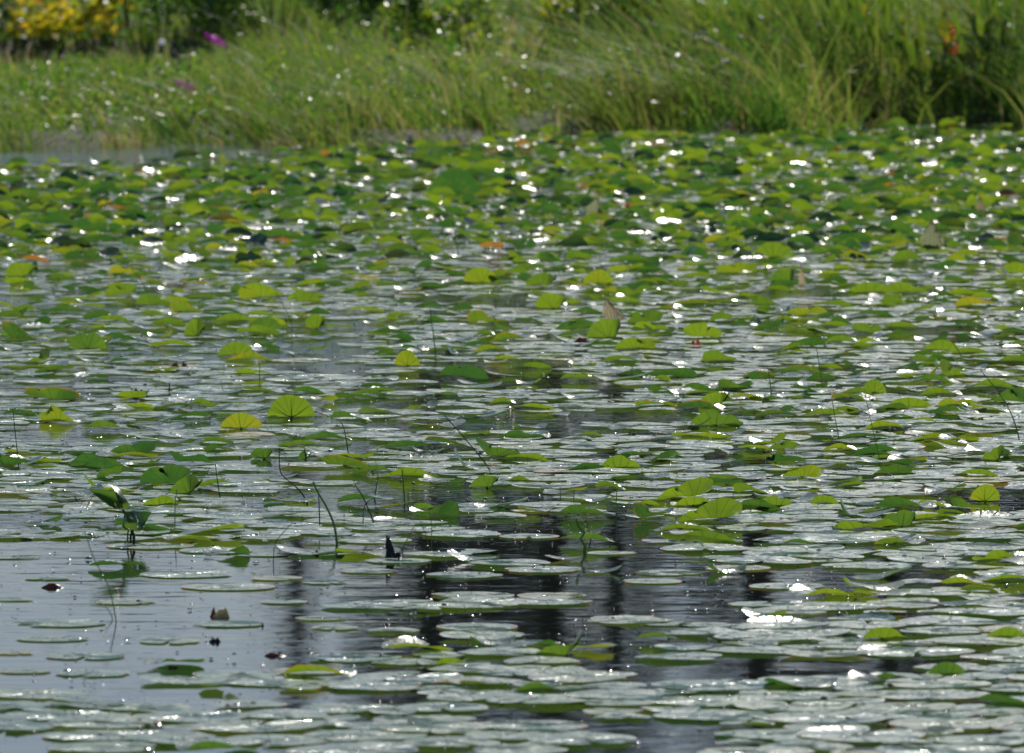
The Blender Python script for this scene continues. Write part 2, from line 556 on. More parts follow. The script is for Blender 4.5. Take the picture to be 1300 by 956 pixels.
# the leaves one can name, straight from the photograph:
# px, py (foot of the leaf), width px, height px, kind, tint, label
HERO = [
    (370, 531, 58, 28, 'heart', 0.45, "glowing yellow-green heart leaf with dark veins standing upright on the water"),
    (306, 545, 52, 22, 'flap', 0.66, "yellow-brown crinkled leaf standing up beside the glowing heart leaf"),
    (517, 466, 31, 22, 'flap', 0.55, "small yellow-green leaf folded upright like a tent, alone on open water"),
    (909, 541, 70, 23, 'flap', 0.22, "wide dark green leaf arched like a low dome above its reflection"),
    (911, 517, 46, 20, 'fold2', 0.42, "bright folded leaf just behind the wide dark green dome leaf"),
    (112, 444, 46, 24, 'flap', 0.2, "smooth mid-green leaf rearing up among low pads near the shadowed weeds"),
    (402, 419, 33, 20, 'fold2', 0.40, "square-looking bright green leaf standing up with a shaded right side"),
    (250, 428, 30, 24, 'fold2', 0.35, "pointed green leaf folded like an open book with a pale right edge"),
    (773, 430, 52, 28, 'fold2', 0.30, "rounded green leaf with pale turned edge in front of the beige spike leaf"),
    (702, 393, 44, 22, 'fold2', 0.42, "yellow-green cupped leaf with beige turned-over right margin"),
    (760, 361, 40, 18, 'flap', 0.50, "fan-shaped yellow-green leaf standing behind the cupped beige-edged leaf"),
    (612, 360, 44, 22, 'flap', 0.55, "yellow-streaked leaf leaning up beside a small brown bud"),
    (689, 366, 50, 19, 'fold2', 0.34, "low tent-shaped green leaf with whitish right side"),
    (982, 330, 56, 24, 'flap', 0.40, "bright hump-backed leaf with pale right lip among the far pads"),
    (1000, 361, 44, 22, 'fold2', 0.28, "green leaf pair folded against a thin pale upright rim"),
    (575, 247, 62, 34, 'flap', 0.02, "large dark green leaf humped highest among the distant pads"),
    (1040, 512, 0, 0, None, 0, ""),
    (1110, 500, 30, 17, 'flap', 0.42, "short box-shaped green leaf standing near pale flat pads"),
    (1155, 518, 62, 16, 'flap', 0.36, "long bright green leaf lifted in a low arch beside the box-shaped leaf"),
    (1266, 586, 40, 19, 'fold2', 0.35, "two-toned leaf folded upright above dark open water"),
    (1250, 638, 36, 24, 'flap', 0.56, "tall yellow-green leaf with brown shading and a clear reflection"),
    (1145, 670, 56, 24, 'fold2', 0.10, "blue-green leaf pair folded together with its pale tip to the side"),
    (718, 834, 70, 18, 'fold2', 0.18, "dark green leaf folded over with a shining wet crease, close to the camera"),
    (1203, 858, 52, 17, 'flap', 0.10, "dark green leaf curled up at the very front beside flat pads"),
    (1275, 812, 56, 17, 'flap', 0.40, "bright curled leaf at the front edge above pale pads"),
    (1120, 812, 62, 16, 'flap', 0.42, "long slim yellow-green leaf twisted up over pale pads"),
    (560, 845, 60, 12, 'flap', 0.40, "slim green leaf lip curling up from a pale pad close by"),
    (385, 637, 46, 10, 'flap', 0.45, "low green leaf lip beside the tall curved grass blade"),
    (535, 648, 38, 10, 'flap', 0.20, "dark green rounded leaf lip beside two upright green stems"),
    (205, 642, 50, 14, 'flap', 0.40, "bright leaf mirrored in dark water beside the tall stalked plant"),
    (240, 628, 46, 24, 'fold2', 0.25, "grey-green drooping folded leaf next to the bright mirrored leaf"),
    (785, 595, 56, 17, 'flap', 0.36, "two-lobed green leaf lifted over pale pads in mid pond"),
    (1105, 553, 0, 0, None, 0, ""),
    (880, 643, 56, 13, 'flap', 0.42, "bright green leaf lip with mirrored underside on dark water"),
    (985, 643, 52, 15, 'flap', 0.25, "shaded green rounded leaf beside a white glaring pad"),
    (300, 452, 50, 18, 'flap', 0.30, "arched olive leaf drooping at both ends on open water"),
    (337, 420, 46, 18, 'flap', 0.14, "dark blue-green tilted leaf with a narrow lit edge"),
    (385, 384, 56, 15, 'flap', 0.38, "long smooth yellow-green leaf raised on a bent stalk"),
    (1195, 446, 56, 14, 'flap', 0.45, "wide yellow-green leaf raised over silver water at the far right side"),
    (1272, 421, 0, 0, None, 0, ""),
    (1285, 348, 48, 15, 'flap', 0.55, "yellowish broad leaf beyond the ribbed triangular leaf"),
    (1100, 372, 66, 16, 'flap', 0.4, "long low bright leaf lying in front of the ribbed triangular leaf"),
    (650, 597, 0, 0, None, 0, ""),
    (618, 620, 44, 16, 'fold2', 0.2, "small peaked dark green leaf behind the leaning bare stem"),
    (335, 583, 34, 14, 'fold2', 0.14, "small crumpled dark green leaf among glittering water"),
    (388, 585, 20, 13, 'fold2', 0.08, "tiny dark pointed leaf with a white glint at its side"),
    (790, 462, 0, 0, None, 0, ""),
    (30, 352, 48, 20, 'fold2', 0.42, "yellow-green leaf bowing over with a pale curled tip, far out on the edge"),
    (85, 362, 0, 0, None, 0, ""),
]
LAND = []        # landmarks for labels: (px, py, phrase)
points = []      # occupied spots: x, y, r
up_specs, flat_specs = [], []


def add_hero(px, py, wpx, hpx, kind, tint, label):
    x, y, _ = at(px, py)
    dist = math.hypot(y, CAM_H)
    Rw = wpx / FPX * dist / 2
    Hh = hpx / FPX * dist
    rs = np.random.default_rng(int(px * 7 + py))
    R = Rw * 1.06
    ang = min(R_(84), R_(60) + rs.uniform(0, .25))
    need = Hh / R / math.sin(ang)                  # reach of the lifted part, in leaf radii
    frac = float(np.clip(need, 0.2, 1.0))
    elong = max(1.0, need)
    main = (-math.pi / 2 + rs.uniform(-.12, .12), (1 - frac) * 1.0, 0.14, ang)
    if kind == 'heart':
        folds = [(-math.pi / 2 + 0.1, 0.0, 0.12, R_(80))]
        notch = 2.2
    elif kind == 'flap':
        folds = [main]
        notch = rs.uniform(0.6, 2.5)
    else:
        folds = [(rs.uniform(-.25, .2), rs.uniform(-.05, .35), 0.10, R_(rs.uniform(50, 75))), main]
        notch = rs.uniform(1.2, 2.3)
    sp = dict(R=R, folds=folds, notch=notch, tint=tint, rim=0.25 if tint > .5 else 0.0, x=x, y=y + folds[-1][1] * R * elong * 0.9, z=0.004, elong=elong, heart=kind == 'heart',
              tx=0, ty=rs.uniform(-.02, .02), wave=rs.uniform(.003, .007), label=label, hero=True, seed=int(px + py * 3), score=1e9, px=px, py=py)
    up_specs.append(sp)
    points.append((sp['x'], sp['y'], R * 0.75))


for h in HERO:
    if h[4]: add_hero(*h)

CELL = 0.3
# single flat pads on the calm water, read off the photograph: px, py, width px
FLATS = [(190, 694, 110), (275, 700, 100), (238, 730, 120), (78, 792, 115), (66, 812, 90), (288, 793, 95), (108, 834, 105), (18, 762, 50), (290, 746, 118),
         (30, 853, 70), (118, 856, 100), (300, 857, 110), (392, 853, 100), (408, 786, 65), (425, 798, 62), (412, 740, 62), (505, 713, 83), (467, 726, 75),
         (475, 687, 100), (545, 671, 95), (672, 682, 80), (776, 703, 63), (590, 731, 100), (690, 724, 105), (510, 766, 90), (600, 757, 110), (700, 757, 90),
         (829, 739, 80), (850, 728, 90), (606, 797, 108), (845, 793, 62), (894, 794, 68), (935, 722, 90), (965, 768, 80), (1000, 745, 100), (340, 705, 60),
         (20, 708, 70), (60, 735, 60), (160, 765, 80), (360, 765, 60), (215, 815, 80), (20, 830, 50), (350, 735, 70)]
grid = {}


def near(x, y, r, k):
    cx, cy = int(x // CELL), int(y // CELL)
    for i in (-1, 0, 1):
        for j in (-1, 0, 1):
            for (a, b, c) in grid.get((cx + i, cy + j), ()):
                if (a - x) ** 2 + (b - y) ** 2 < (k * (r + c)) ** 2: return True
    return False


def put(x, y, r):
    grid.setdefault((int(x // CELL), int(y // CELL)), []).append((x, y, r))


for p_ in points: put(*p_)
for i, (px, py, wp) in enumerate(FLATS):
    x, y, _ = at(px, py)
    r = min(wp / FPX * y / 2, .102)
    rs = np.random.default_rng(70000 + i)
    put(x, y, r * .8)
    flat_specs.append(dict(R=r, folds=[], notch=rs.uniform(0, 6.28), tint=float(abs(rs.normal(.1, .25))), rim=float(rs.choice([0.35, 0.8])), x=x, y=y, z=0.0018,
                           tx=rs.normal(0, .003), ty=rs.normal(0, .004), wave=.0006, hero=False, seed=70000 + i, px=px, py=py, score=9.0))

# raised leaves first, pads fill in between
Y0, Y1 = 14.0, 51.5
tries = 0
while tries < 48000:
    tries += 1
    y = rnd.uniform(Y0, Y1)
    half = 0.0565 * y * 1.7
    x = rnd.uniform(-half, half)
    if y > float(shore_y(x)) - 0.3: continue
    px, py = pix(x, y)
    if rnd.random() > half / 5.0: continue
    f = up_freq(px, py)
    clump = 0.5 + 0.5 * math.sin(x * 2.1 + 0.7 * y) * math.sin(y * 1.3 - x * 1.7 + 2)
    if rnd.random() > f * (0.45 + 0.9 * clump): continue
    r = rnd.uniform(0.038, 0.086) * (1.0 if py > 330 else 0.90)
    if near(x, y, r, np.interp(py, [215, 290, 340], [.70, .75, .78])): continue
    put(x, y, r * 0.8)
    rs = np.random.default_rng(tries)
    far = py < 340
    u = rs.random()
    if far:
        face = -math.pi / 2 + rs.normal(0, 0.75)
        ang = R_(rs.uniform(10, 45))
        frac = rs.uniform(0.25, 0.9)
        z = rs.uniform(0.005, 0.016)
        dome = rs.uniform(0.0, 0.06)
    else:
        face = -math.pi / 2 + rs.normal(0, 0.45)
        ang = R_(rs.uniform(10, 42))
        frac = rs.uniform(0.12, 0.5) if u < 0.92 else rs.uniform(0.6, 1.0)
        z = rs.uniform(0.006, 0.014)
        dome = 0
    folds = [(face, 1 - frac, rs.uniform(0.15, 0.4), ang)]
    if u > 0.86: folds.append((face + rs.choice([-1, 1]) * rs.uniform(0.8, 1.4), rs.uniform(0.2, 0.6), 0.2, R_(rs.uniform(30, 70))))
    if far and 0.18 < u < 0.45:      # far edge lifted: the dark upper face is turned to the viewer
        folds = [(math.pi / 2 + rs.normal(0, 0.5), 1 - frac, rs.uniform(0.08, 0.16), R_(rs.uniform(34, 65)))]
    tint = float(np.clip(rs.normal(0.30, 0.22) if rs.random() < .72 else 0.02, 0.0, 0.85 if rs.random() < .12 else 0.52))
    if rs.random() < .010 and py < 340: tint = 0.97
    up_specs.append(dict(R=r, folds=folds, notch=rs.uniform(0.3, 2.8) if not far else rs.uniform(0, 6.28), tint=tint, rim=0.6 if rs.random() < .12 else 0.0,
                         x=x, y=y, z=z, tx=-rs.uniform(.0, .16) if far else -abs(rs.normal(0, .04)), ty=rs.normal(0, .08), wave=rs.uniform(.003, .010), dome=dome, hero=False, seed=tries,
                         px=px, py=py, score=r * r * (frac * math.sin(ang) + .1) / (y * y)))

tries = 0
sizes = [(0.094, 19000), (0.072, 35000), (0.048, 56000)]
for r_m, nt_ in sizes:
    for _ in range(nt_):
        tries += 1
        y = rnd.uniform(Y0, Y1)
        half = 0.0565 * y * 1.7
        x = rnd.uniform(-half, half)
        if y > float(shore_y(x)) - 0.35: continue
        px, py = pix(x, y)
        c = flat_cov(px, py) * np.interp(py, [200, 300, 620, 760], [.95, .96, .97, 1.0])
        if patch(x, y) > c * 1.02 - 0.06 + rnd.uniform(-.08, .08) or rnd.random() > 0.35 + c * .6: continue
        r = r_m * rnd.uniform(0.8, 1.15) * (1.06 if y < 20 else (0.95 if y < 30 else 0.85))
        if near(x, y, r, 0.80): continue
        put(x, y, r)
        rs = np.random.default_rng(100000 + tries)
        u = rs.random()
        folds = []
        if u < (0.13 if y < 30 else 0.06): folds = [(rs.normal(-1.57, 1.2) if y > 30 else rs.uniform(0, 6.28), rs.uniform(0.62, 0.9), 0.3, R_(rs.uniform(8, 40)))]
        tint = float(np.clip(abs(rs.normal(0.0, 0.25)), 0, 0.9))
        rim = float(rs.choice([0, 0, 0.35, 0.8]))
        flat_specs.append(dict(R=r, folds=folds, notch=rs.uniform(0, 6.28), tint=tint, rim=rim, x=x, y=y, z=0.003 + 0.004 * rs.random(),
                               tx=rs.normal(0, 0.006), ty=rs.normal(0, 0.008), wave=rs.uniform(.0005, .0022), hero=False, seed=100000 + tries,
                               px=px, py=py, score=r * r / y ** 3))

for i, s in enumerate(up_specs + flat_specs):
    inside = -15 < s['px'] < 1315 and 165 < s['py'] < 966
    if not inside and not s['hero']: s['score'] = -1
up_specs.sort(key=lambda s: -s['score'])
flat_specs.sort(key=lambda s: -s['score'])
N_UP, N_FLAT = 298, 298


def spec_mesh(s, near_):
    rs = np.random.default_rng(s['seed'])
    P, f4, f3, col = leaf_arrays(s['R'], rs, nr=6 if near_ else 4, na=32 if near_ else 16, notch=s['notch'], folds=s['folds'], wave=s['wave'],
                                 tint=s['tint'], rim=s['rim'], dome=s.get('dome', 0), cup=s.get('cup', 0), elong=s.get('elong', 1.0))
    return P, f4, f3, col


def lift_to_water(P, s):
    Q = place(P, 0, 0, 0, s['tx'], s['ty'])
    Q[:, 2] += s['z'] + (s['R'] * abs(math.sin(s['tx'])) * 0.9 if s.get('dome') else 0)
    Q[:, 2] = np.maximum(Q[:, 2], 0.0025)
    return Q


# landmarks used in the labels, each one findable in the photograph
LAND = [(495, 703, "the black stump"), (165, 680, "the tall stalked plant"), (370, 531, "the glowing heart leaf"),
        (517, 466, "the small tent leaf"), (909, 541, "the wide dome leaf"), (280, 780, "the tan weed tuft"),
        (345, 828, "the brown curled leaf"), (780, 405, "the beige spike leaf"), (1188, 312, "the ribbed triangular leaf"),
        (1250, 638, "the tall brown-shaded leaf"), (1145, 670, "the blue-green leaf pair"), (718, 834, "the leaf with shining crease"),
        (1203, 858, "the frontmost curled leaf"), (745, 690, "the zigzag green sprout"), (112, 444, "the rearing smooth leaf"),
        (575, 247, "the highest dark hump leaf"), (982, 330, "the hump-backed leaf"), (415, 680, "the curved grass blade"),
        (1120, 812, "the twisted slim leaf"), (612, 600, "the leaning bare stem"), (250, 428, "the open-book leaf"),
        (760, 250, "the grey pointed far leaf"), (1245, 265, "the pale rolled leaf"), (402, 419, "the square bright leaf"),
        (560, 845, "the slim front lip"), (785, 595, "the two-lobed leaf"), (140, 785, "the thin bent reed")]
ORD = ["nearest", "second nearest", "third nearest", "fourth nearest", "fifth nearest", "sixth nearest", "seventh nearest", "eighth nearest",
       "ninth nearest", "tenth nearest", "eleventh nearest", "twelfth nearest", "thirteenth nearest", "fourteenth nearest", "fifteenth nearest",
       "sixteenth nearest", "seventeenth nearest", "eighteenth nearest", "nineteenth nearest", "twentieth nearest"]


def label_all(specs, describe):
    """say for each leaf how it looks, and its rank among the alike ones on one side of its closest landmark"""
    groups = {}
    for s in specs:
        if s['hero']: continue
        # rows are foreshortened about eight times
        best = min(LAND, key=lambda l: math.hypot(s['px'] - l[0], (s['py'] - l[1]) * 3))
        dx, dy = s['px'] - best[0], (s['py'] - best[1]) * 3
        side = ("right of" if dx > 0 else "left of") if abs(dx) > abs(dy) else ("in front of" if dy > 0 else "behind")
        groups.setdefault((describe(s), side, best[2]), []).append((math.hypot(dx, dy), s))
    for (what, side, lm), l in groups.items():
        l.sort(key=lambda a: a[0])
        for i, (_, s) in enumerate(l):
            o = "" if len(l) == 1 else (", " + ORD[min(i, 19)])
            s['label'] = f"{what}{o if o else ','} {side} {lm}" if o else f"{what} {side} {lm}"


def pad_words(s):
    size = "broad" if s['R'] > 0.095 else ("small" if s['R'] < 0.068 else "mid-sized")
    look = "yellowing" if s['tint'] > 0.55 else ("brown-rimmed" if s['rim'] > 0.5 else ("speckled" if s['rim'] > 0.1 else "pale grey-green"))
    return f"{size} {look} lily pad"


def up_words(s):
    size = "big" if s['R'] > 0.08 else "small"
    look = "orange-brown" if s['tint'] > 0.9 else "yellow-green" if s['tint'] > 0.42 else ("dark green" if s['tint'] < 0.2 else "mid-green")
    pose = "folded" if len(s['folds']) > 1 else "curled"
    return f"{size} {look} {pose} lily leaf"


ind_up = up_specs[:N_UP]
ind_flat = flat_specs[:N_FLAT]
label_all(ind_up, up_words)
label_all(ind_flat, pad_words)

for s in ind_up:
    P, f4, f3, col = spec_mesh(s, True)
    Q = lift_to_water(P, s)
    if s['hero']:
        root = empty("curled_lily_leaf", (s['x'], s['y'], 0))
        mb = MB(); mb.add(Q, f4, col); mb.f.append(f3); mb.build("leaf_blade", M_LEAF, root)
        # ribs fanning out from the stalk along the underside, and the stalk down into the water
        mv = MB(); mc = MB()
        na, nr, nv = 32, 6, 33
        for j in range(3, na, 5):
            pts = [Q[-1]] + [Q[i * nv + j] for i in range(nr - 1)]
            pts = [p + np.array([0, -0.0012, -0.0006]) for p in pts]
            tube(mv, pts, *((0.0016, 0.0004) if s.get('heart') else (0.0007, 0.0002)), (0.2, 0, 0), 4)
        mv.build("leaf_rib", M_STEM, root)
        tube(mc, [Q[-1] + [0, 0, -0.002], Q[-1] + [0.01, 0.01, -0.05], Q[-1] + [0.03, 0.03, -0.2]], 0.003, 0.0035, (0.2, 0, 0), 5)
        mc.build("stalk", M_STEM, root)
        tag(root, s['label'], "lily leaf", "curled and folded lily leaves")
    else:
        mb = MB(); mb.add(Q, f4, col); mb.f.append(f3)
        o = mb.build("curled_lily_leaf", M_LEAF); o.location = (s['x'], s['y'], 0)
        tag(o, s['label'], "lily leaf", "curled and folded lily leaves")
for s in ind_flat:
    P, f4, f3, col = spec_mesh(s, True)
    Q = lift_to_water(P, s)
    mb = MB(); mb.add(Q, f4, col); mb.f.append(f3)
    o = mb.build("lily_pad", M_PAD); o.location = (s['x'], s['y'], 0)
    tag(o, s['label'], "lily pad", "flat lily pads floating on the pond")


def mass(specs, name, mat, label, cat):
    mb = MB()
    for s in specs:
        P, f4, f3, col = spec_mesh(s, False)
        Q = lift_to_water(P, s) + np.array([s['x'], s['y'], 0])
        n0 = mb.n
        mb.add(Q, f4, col); mb.f.append(f3 + n0)
    o = mb.build(name, mat)
    return tag(o, label, cat, kind="stuff")


mass(up_specs[N_UP:], "distant_curled_leaves", M_LEAF, "green curled lily leaves crowding the far pond", "lily leaves")
mass(flat_specs[N_FLAT:], "distant_lily_pads", M_PAD, "pale lily pads covering the farther pond", "lily pads")
print("leaves", len(up_specs), "pads", len(flat_specs))

# ---------------------------------------------------------------- special leaves: folded grey and beige ones
def spike_leaf(px, py, wpx, hpx, lean, label, ribs=True, mat=M_PALE, tint=0.2):
    """a dried leaf folded into an upright fan, its pale ribbed underside to the viewer"""
    x, y, _ = at(px, py)
    W = wpx / FPX * y / 2 * 1.15; H = hpx / FPX * y
    root = empty("folded_dry_leaf", (x, y, 0))
    n, m = 14, 8
    V, Cc = [], []
    for i in range(m + 1):
        t = i / m
        for j in range(n + 1):
            u = j / n * 2 - 1
            half = W * (1 - t) ** 0.75
            xx = u * half + lean * W * t
            yy = 0.35 * W * (u * u) * (1 - t) + 0.004 * math.sin(j * 2.3) * (1 - t * .5)
            zz = H * t * (1 - 0.12 * u * u) + 0.002
            rg = 0.10 * W * (math.sin(j * 4.7 + i * 1.3) + math.sin(i * 3.1 + px)) * abs(u) ** 3
            V.append((xx + rg, yy, max(zz + rg * .6, 0.001))); Cc.append((tint, 0.3 + 0.5 * t, 0.2))
    F = [[i * (n + 1) + j + 1, i * (n + 1) + j, (i + 1) * (n + 1) + j, (i + 1) * (n + 1) + j + 1] for i in range(m) for j in range(n)]
    mb = MB(); mb.add(V, F, Cc); mb.build("leaf_blade", mat, root)
    if ribs:
        mr = MB()
        V = np.array(V)
        for j in range(1, n, 2):
            tube(mr, [V[i * (n + 1) + j] + [0, -0.0015, 0] for i in range(m)], 0.0014, 0.0005, (0, 0, 0), 4)
        mr.build("leaf_rib", M_STRAW, root)
    tag(root, label, "dry leaf", "dry folded lily leaves")


spike_leaf(782, 407, 28, 29, -0.8, "beige ribbed leaf folded into a leaning spike above the rounded green leaf", tint=0.7)
spike_leaf(1186, 318, 36, 40, -0.2, "grey-green ribbed leaf folded into an upright triangle with a ragged edge", tint=0.1)
spike_leaf(752, 272, 24, 22, 0.35, "dark grey pointed folded leaf standing among the far pads", tint=0.0, ribs=False)
spike_leaf(1245, 272, 12, 26, -0.2, "thin pale rolled leaf standing upright beside a dark green mound", tint=0.9)
spike_leaf(1019, 364, 10, 28, -0.4, "narrow cream leaf edge turned upright beside a folded green pair", tint=0.9, ribs=False)

# ---------------------------------------------------------------- plant on a tall stalk, left
def arrow_plant():
    x, y, _ = at(168, 692)
    k = y / FPX
    root = empty("stalked_plant", (x, y, 0))

    def P(px, py, dy=0.0): return np.array([(px - 168) * k, dy, (692 - py) * k])
    st = MB(); tube(st, [P(170, 700), P(170, 680), P(163, 660), P(155, 645)], 0.0038, 0.0028, (0, 0, 0)); st.build("stem", M_DARKSTEM, root)
    s2 = MB(); tube(s2, [P(166, 700, .03), P(165, 684, .03), P(167, 672, .02)], 0.003, 0.002, (0, 0, 0)); s2.build("stem", M_DARKSTEM, root)
    s3 = MB(); tube(s3, [P(161, 700, .05), P(161, 680, .04), P(164, 668, .02)], 0.0022, 0.002, (0, 0, 0)); s3.build("stem", M_STEM, root)

    def blade(poly_l, poly_r, bulge, tint, mat=M_LEAF):
        n = 6
        V = []
        a = np.array(poly_l); b = np.array(poly_r)
        ts = np.linspace(0, 1, 9)
        def samp(q, t):
            s = t * (len(q) - 1); i = min(int(s), len(q) - 2); f = s - i
            return q[i] * (1 - f) + q[i + 1] * f
        for t in ts:
            A, B = samp(a, t), samp(b, t)
            for j in range(n + 1):
                u = j / n
                p = A * (1 - u) + B * u
                p = p + np.array([0, bulge * math.sin(u * math.pi) * math.sin(max(t, .05) * math.pi), 0])
                V.append(p)
        F = [[i * (n + 1) + j + 1, i * (n + 1) + j, (i + 1) * (n + 1) + j, (i + 1) * (n + 1) + j + 1] for i in range(8) for j in range(n)]
        mb = MB(); mb.add(V, F, (tint, 0.4, 0.0)); return mb.build("leaf_blade", mat, root)
    # upper leaf: long wing to the left, a folded hood on the right, a yellow lower lip
    blade([P(112, 620), P(130, 621), P(148, 622), P(156, 628)], [P(113, 623, .02), P(126, 632, -.01), P(142, 643, -.02), P(153, 646, 0)], 0.02, 0.18)
    blade([P(140, 616, .02), P(152, 620, 0), P(160, 632, -.02), P(166, 640, -.02)], [P(146, 621, -.02), P(149, 630, -.03), P(152, 642, -.02), P(157, 648, 0)], -0.02, 0.30)
    blade([P(145, 634, -.03), P(147, 640, -.035), P(152, 646, -.02)], [P(157, 634, -.03), P(157, 642, -.03), P(156, 647, -.01)], -0.01, 0.60)
    # lower leaf: green half towards us, whitish shining half behind
    blade([P(158, 650, 0), P(156, 664, -.02), P(154, 672, -.02)], [P(170, 648, -.01), P(175, 660, -.02), P(174, 672, -.01)], -0.02, 0.25)
    o = blade([P(170, 648, -.01), P(176, 660, -.02), P(176, 671, -.01)], [P(192, 651, .03), P(186, 662, .02), P(180, 671, 0)], 0.015, 0.1)
    o["label"] = "shining whitish half of the lower leaf"
    tag(root, "tall stalked water plant with two folded green leaves above calm water", "water plant")


arrow_plant()

# ---------------------------------------------------------------- emergent stems, twigs and debris (read off the photograph)
STEMS = [  # [(px, py) from foot to tip], thickness mm, material, label
    ([(148, 790), (143, 765), (136, 740), (118, 712), (106, 675)], 2.2, 0, "thin bent green reed arching over the calm open water"),
    ([(144, 786), (136, 772), (124, 764)], 1.8, 0, "short thin reed branch beside the arching reed"),
    ([(428, 692), (425, 668), (415, 645), (402, 625), (397, 613)], 5.0, 0, "broad curved green grass blade standing in open water"),
    ([(406, 668), (405, 640), (404, 628)], 2.6, 1, "dark upright stem behind the broad curved grass blade"),
    ([(392, 640), (380, 622), (362, 608), (354, 600), (354, 570)], 3.0, 1, "dark kinked stem with an upright tip"),
    ([(443, 582), (440, 562), (436, 540), (428, 533)], 2.6, 1, "dark thin stem with a crooked top"),
    ([(425, 531), (412, 526), (397, 521)], 2.4, 2, "pale fallen stalk running off the glowing heart leaf"),
    ([(476, 667), (468, 648), (460, 630), (450, 616)], 3.0, 1, "reddish dark stem leaning over the open water"),
    ([(461, 668), (461, 645), (466, 638), (475, 633)], 2.0, 1, "fine hooked stem crossing the reddish leaning stem"),
    ([(514, 640), (512, 615), (510, 597)], 3.4, 0, "straight upright green stem, taller of two standing together"),
    ([(518, 640), (518, 627)], 2.6, 0, "short upright green stem beside the taller straight one"),
    ([(475, 634), (478, 618), (480, 602)], 3.0, 0, "green stem standing behind the leaning reddish stem"),
    ([(625, 600), (608, 578), (590, 557), (563, 527)], 3.0, 1, "long bare stem leaning across the pads in mid pond"),
    ([(544, 522), (541, 510), (538, 508)], 2.4, 1, "short dark twig with a crooked tip"),
    ([(24, 590), (20, 560), (16, 520)], 2.4, 1, "thin dark upright stem at the far side of sparkling water"),
    ([(280, 635), (276, 612), (273, 590)], 2.6, 1, "dark upright twig between green curled leaves"),
    ([(215, 500), (215, 486)], 4.5, 1, "stubby dark peg poking out of the water"),
    ([(330, 492), (329, 460)], 2.6, 0, "thin green stem on dark open water near pads"),
    ([(284, 498), (280, 484)], 2.0, 0, "small bent green shoot behind the yellow-brown leaf"),
    ([(554, 460), (551, 430), (547, 405), (546, 392)], 3.2, 0, "tall pale green stem rising through silver water"),
    ([(584, 332), (578, 300), (574, 282)], 3.2, 1, "dark slanting stem between distant green leaves"),
    ([(712, 350), (704, 338), (698, 330)], 3.2, 2, "short tan stalk poking up among far leaves"),
    ([(980, 505), (977, 480), (976, 470)], 3.0, 0, "dark green stem beside a brown curl"),
    ([(1045, 495), (1040, 462), (1036, 438)], 2.6, 0, "slender green stem between the box-shaped leaf and dark water"),
    ([(1066, 562), (1061, 535), (1056, 505)], 2.4, 0, "slender stem standing on the dark water channel"),
    ([(1118, 588), (1108, 545), (1098, 500)], 2.0, 0, "tall hair-thin stem leaning beside pale pads"),
    ([(1222, 453), (1213, 440), (1206, 430)], 3.0, 2, "pale stalk leaning in front of distant green leaves"),
    ([(1295, 560), (1285, 525), (1268, 498), (1245, 470)], 3.0, 0, "long pale-green stem bending over at the pond's side"),
    ([(1277, 498), (1264, 494)], 2.0, 0, "tiny pale shoot beside the long bending stem"),
    ([(548, 690), (548, 664), (545, 650)], 1.8, 0, "fine green stem between the stump and the dark gap"),
    ([(509, 700), (518, 683), (527, 667)], 2.4, 0, "thin straw stem leaning up beside the black stump"),
    ([(547, 700), (538, 672), (530, 655)], 1.6, 0, "faint green stem crossing behind the straw stem"),
    ([(700, 632), (712, 648), (716, 656)], 1.6, 1, "short fine twig on dark water"),
    ([(728, 640), (729, 622)], 2.2, 0, "short green shoot standing on a pale pad"),
    ([(782, 648), (783, 622)], 2.4, 0, "upright shoot with darker foot among pads"),
    ([(712, 640), (711, 618)], 2.2, 0, "upright green shoot near the two-lobed leaf"),
    ([(440, 380), (438, 366)], 2.0, 0, "short green shoot in silver water"),
    ([(188, 372), (176, 352), (164, 338)], 3.0, 2, "pale bent stalk arching over far pads"),
    ([(373, 416), (362, 392), (350, 372)], 2.2, 1, "dark thin stalk slanting beside the raised smooth leaf"),
    ([(364, 418), (362, 400)], 2.2, 1, "short dark stalk beneath the slanting thin one"),
    ([(347, 717), (348, 690), (358, 678), (372, 664)], 1.6, 1, "hair-thin stem curving up from open water"),
    ([(222, 672), (222, 640), (224, 622)], 2.4, 2, "straw-coloured stem with a red bud beside the mirrored leaf"),
    ([(100, 640), (94, 630)], 3.4, 1, "dark bent stub left of the tall stalked plant"),
    ([(108, 648), (116, 632), (120, 626)], 1.6, 1, "thin dark twig under the stalked plant's wing"),
    ([(735, 540), (742, 560)], 0, 0, ""),
    ([(1010, 150), (1000, 140)], 0, 0, ""),
]
MS = [M_STEM, M_DARKSTEM, M_STRAW]
for pts, th, mi, lab in STEMS:
    if not th: continue
    x0, y0, _ = at(*pts[0])
    k = y0 / FPX
    arr = [np.array([0, 0, -0.04])] + [np.array([(p[0] - pts[0][0]) * k, 0.012 * i, (pts[0][1] - p[1]) * k]) for i, p in enumerate(pts)]
    # smooth the bends
    A = np.array(arr)
    for _ in range(2):
        B = [A[0]]
        for i in range(len(A) - 1):
            B += [A[i] * .75 + A[i + 1] * .25, A[i] * .25 + A[i + 1] * .75]
        B.append(A[-1]); A = np.array(B)
    mb = MB(); tube(mb, A, th / 1500, th / 2800, (0, 0, 0), 6)
    o = mb.build("water_stem", MS[mi]); o.location = (x0, y0, 0)
    tag(o, lab, "stem", "stems standing out of the pond")

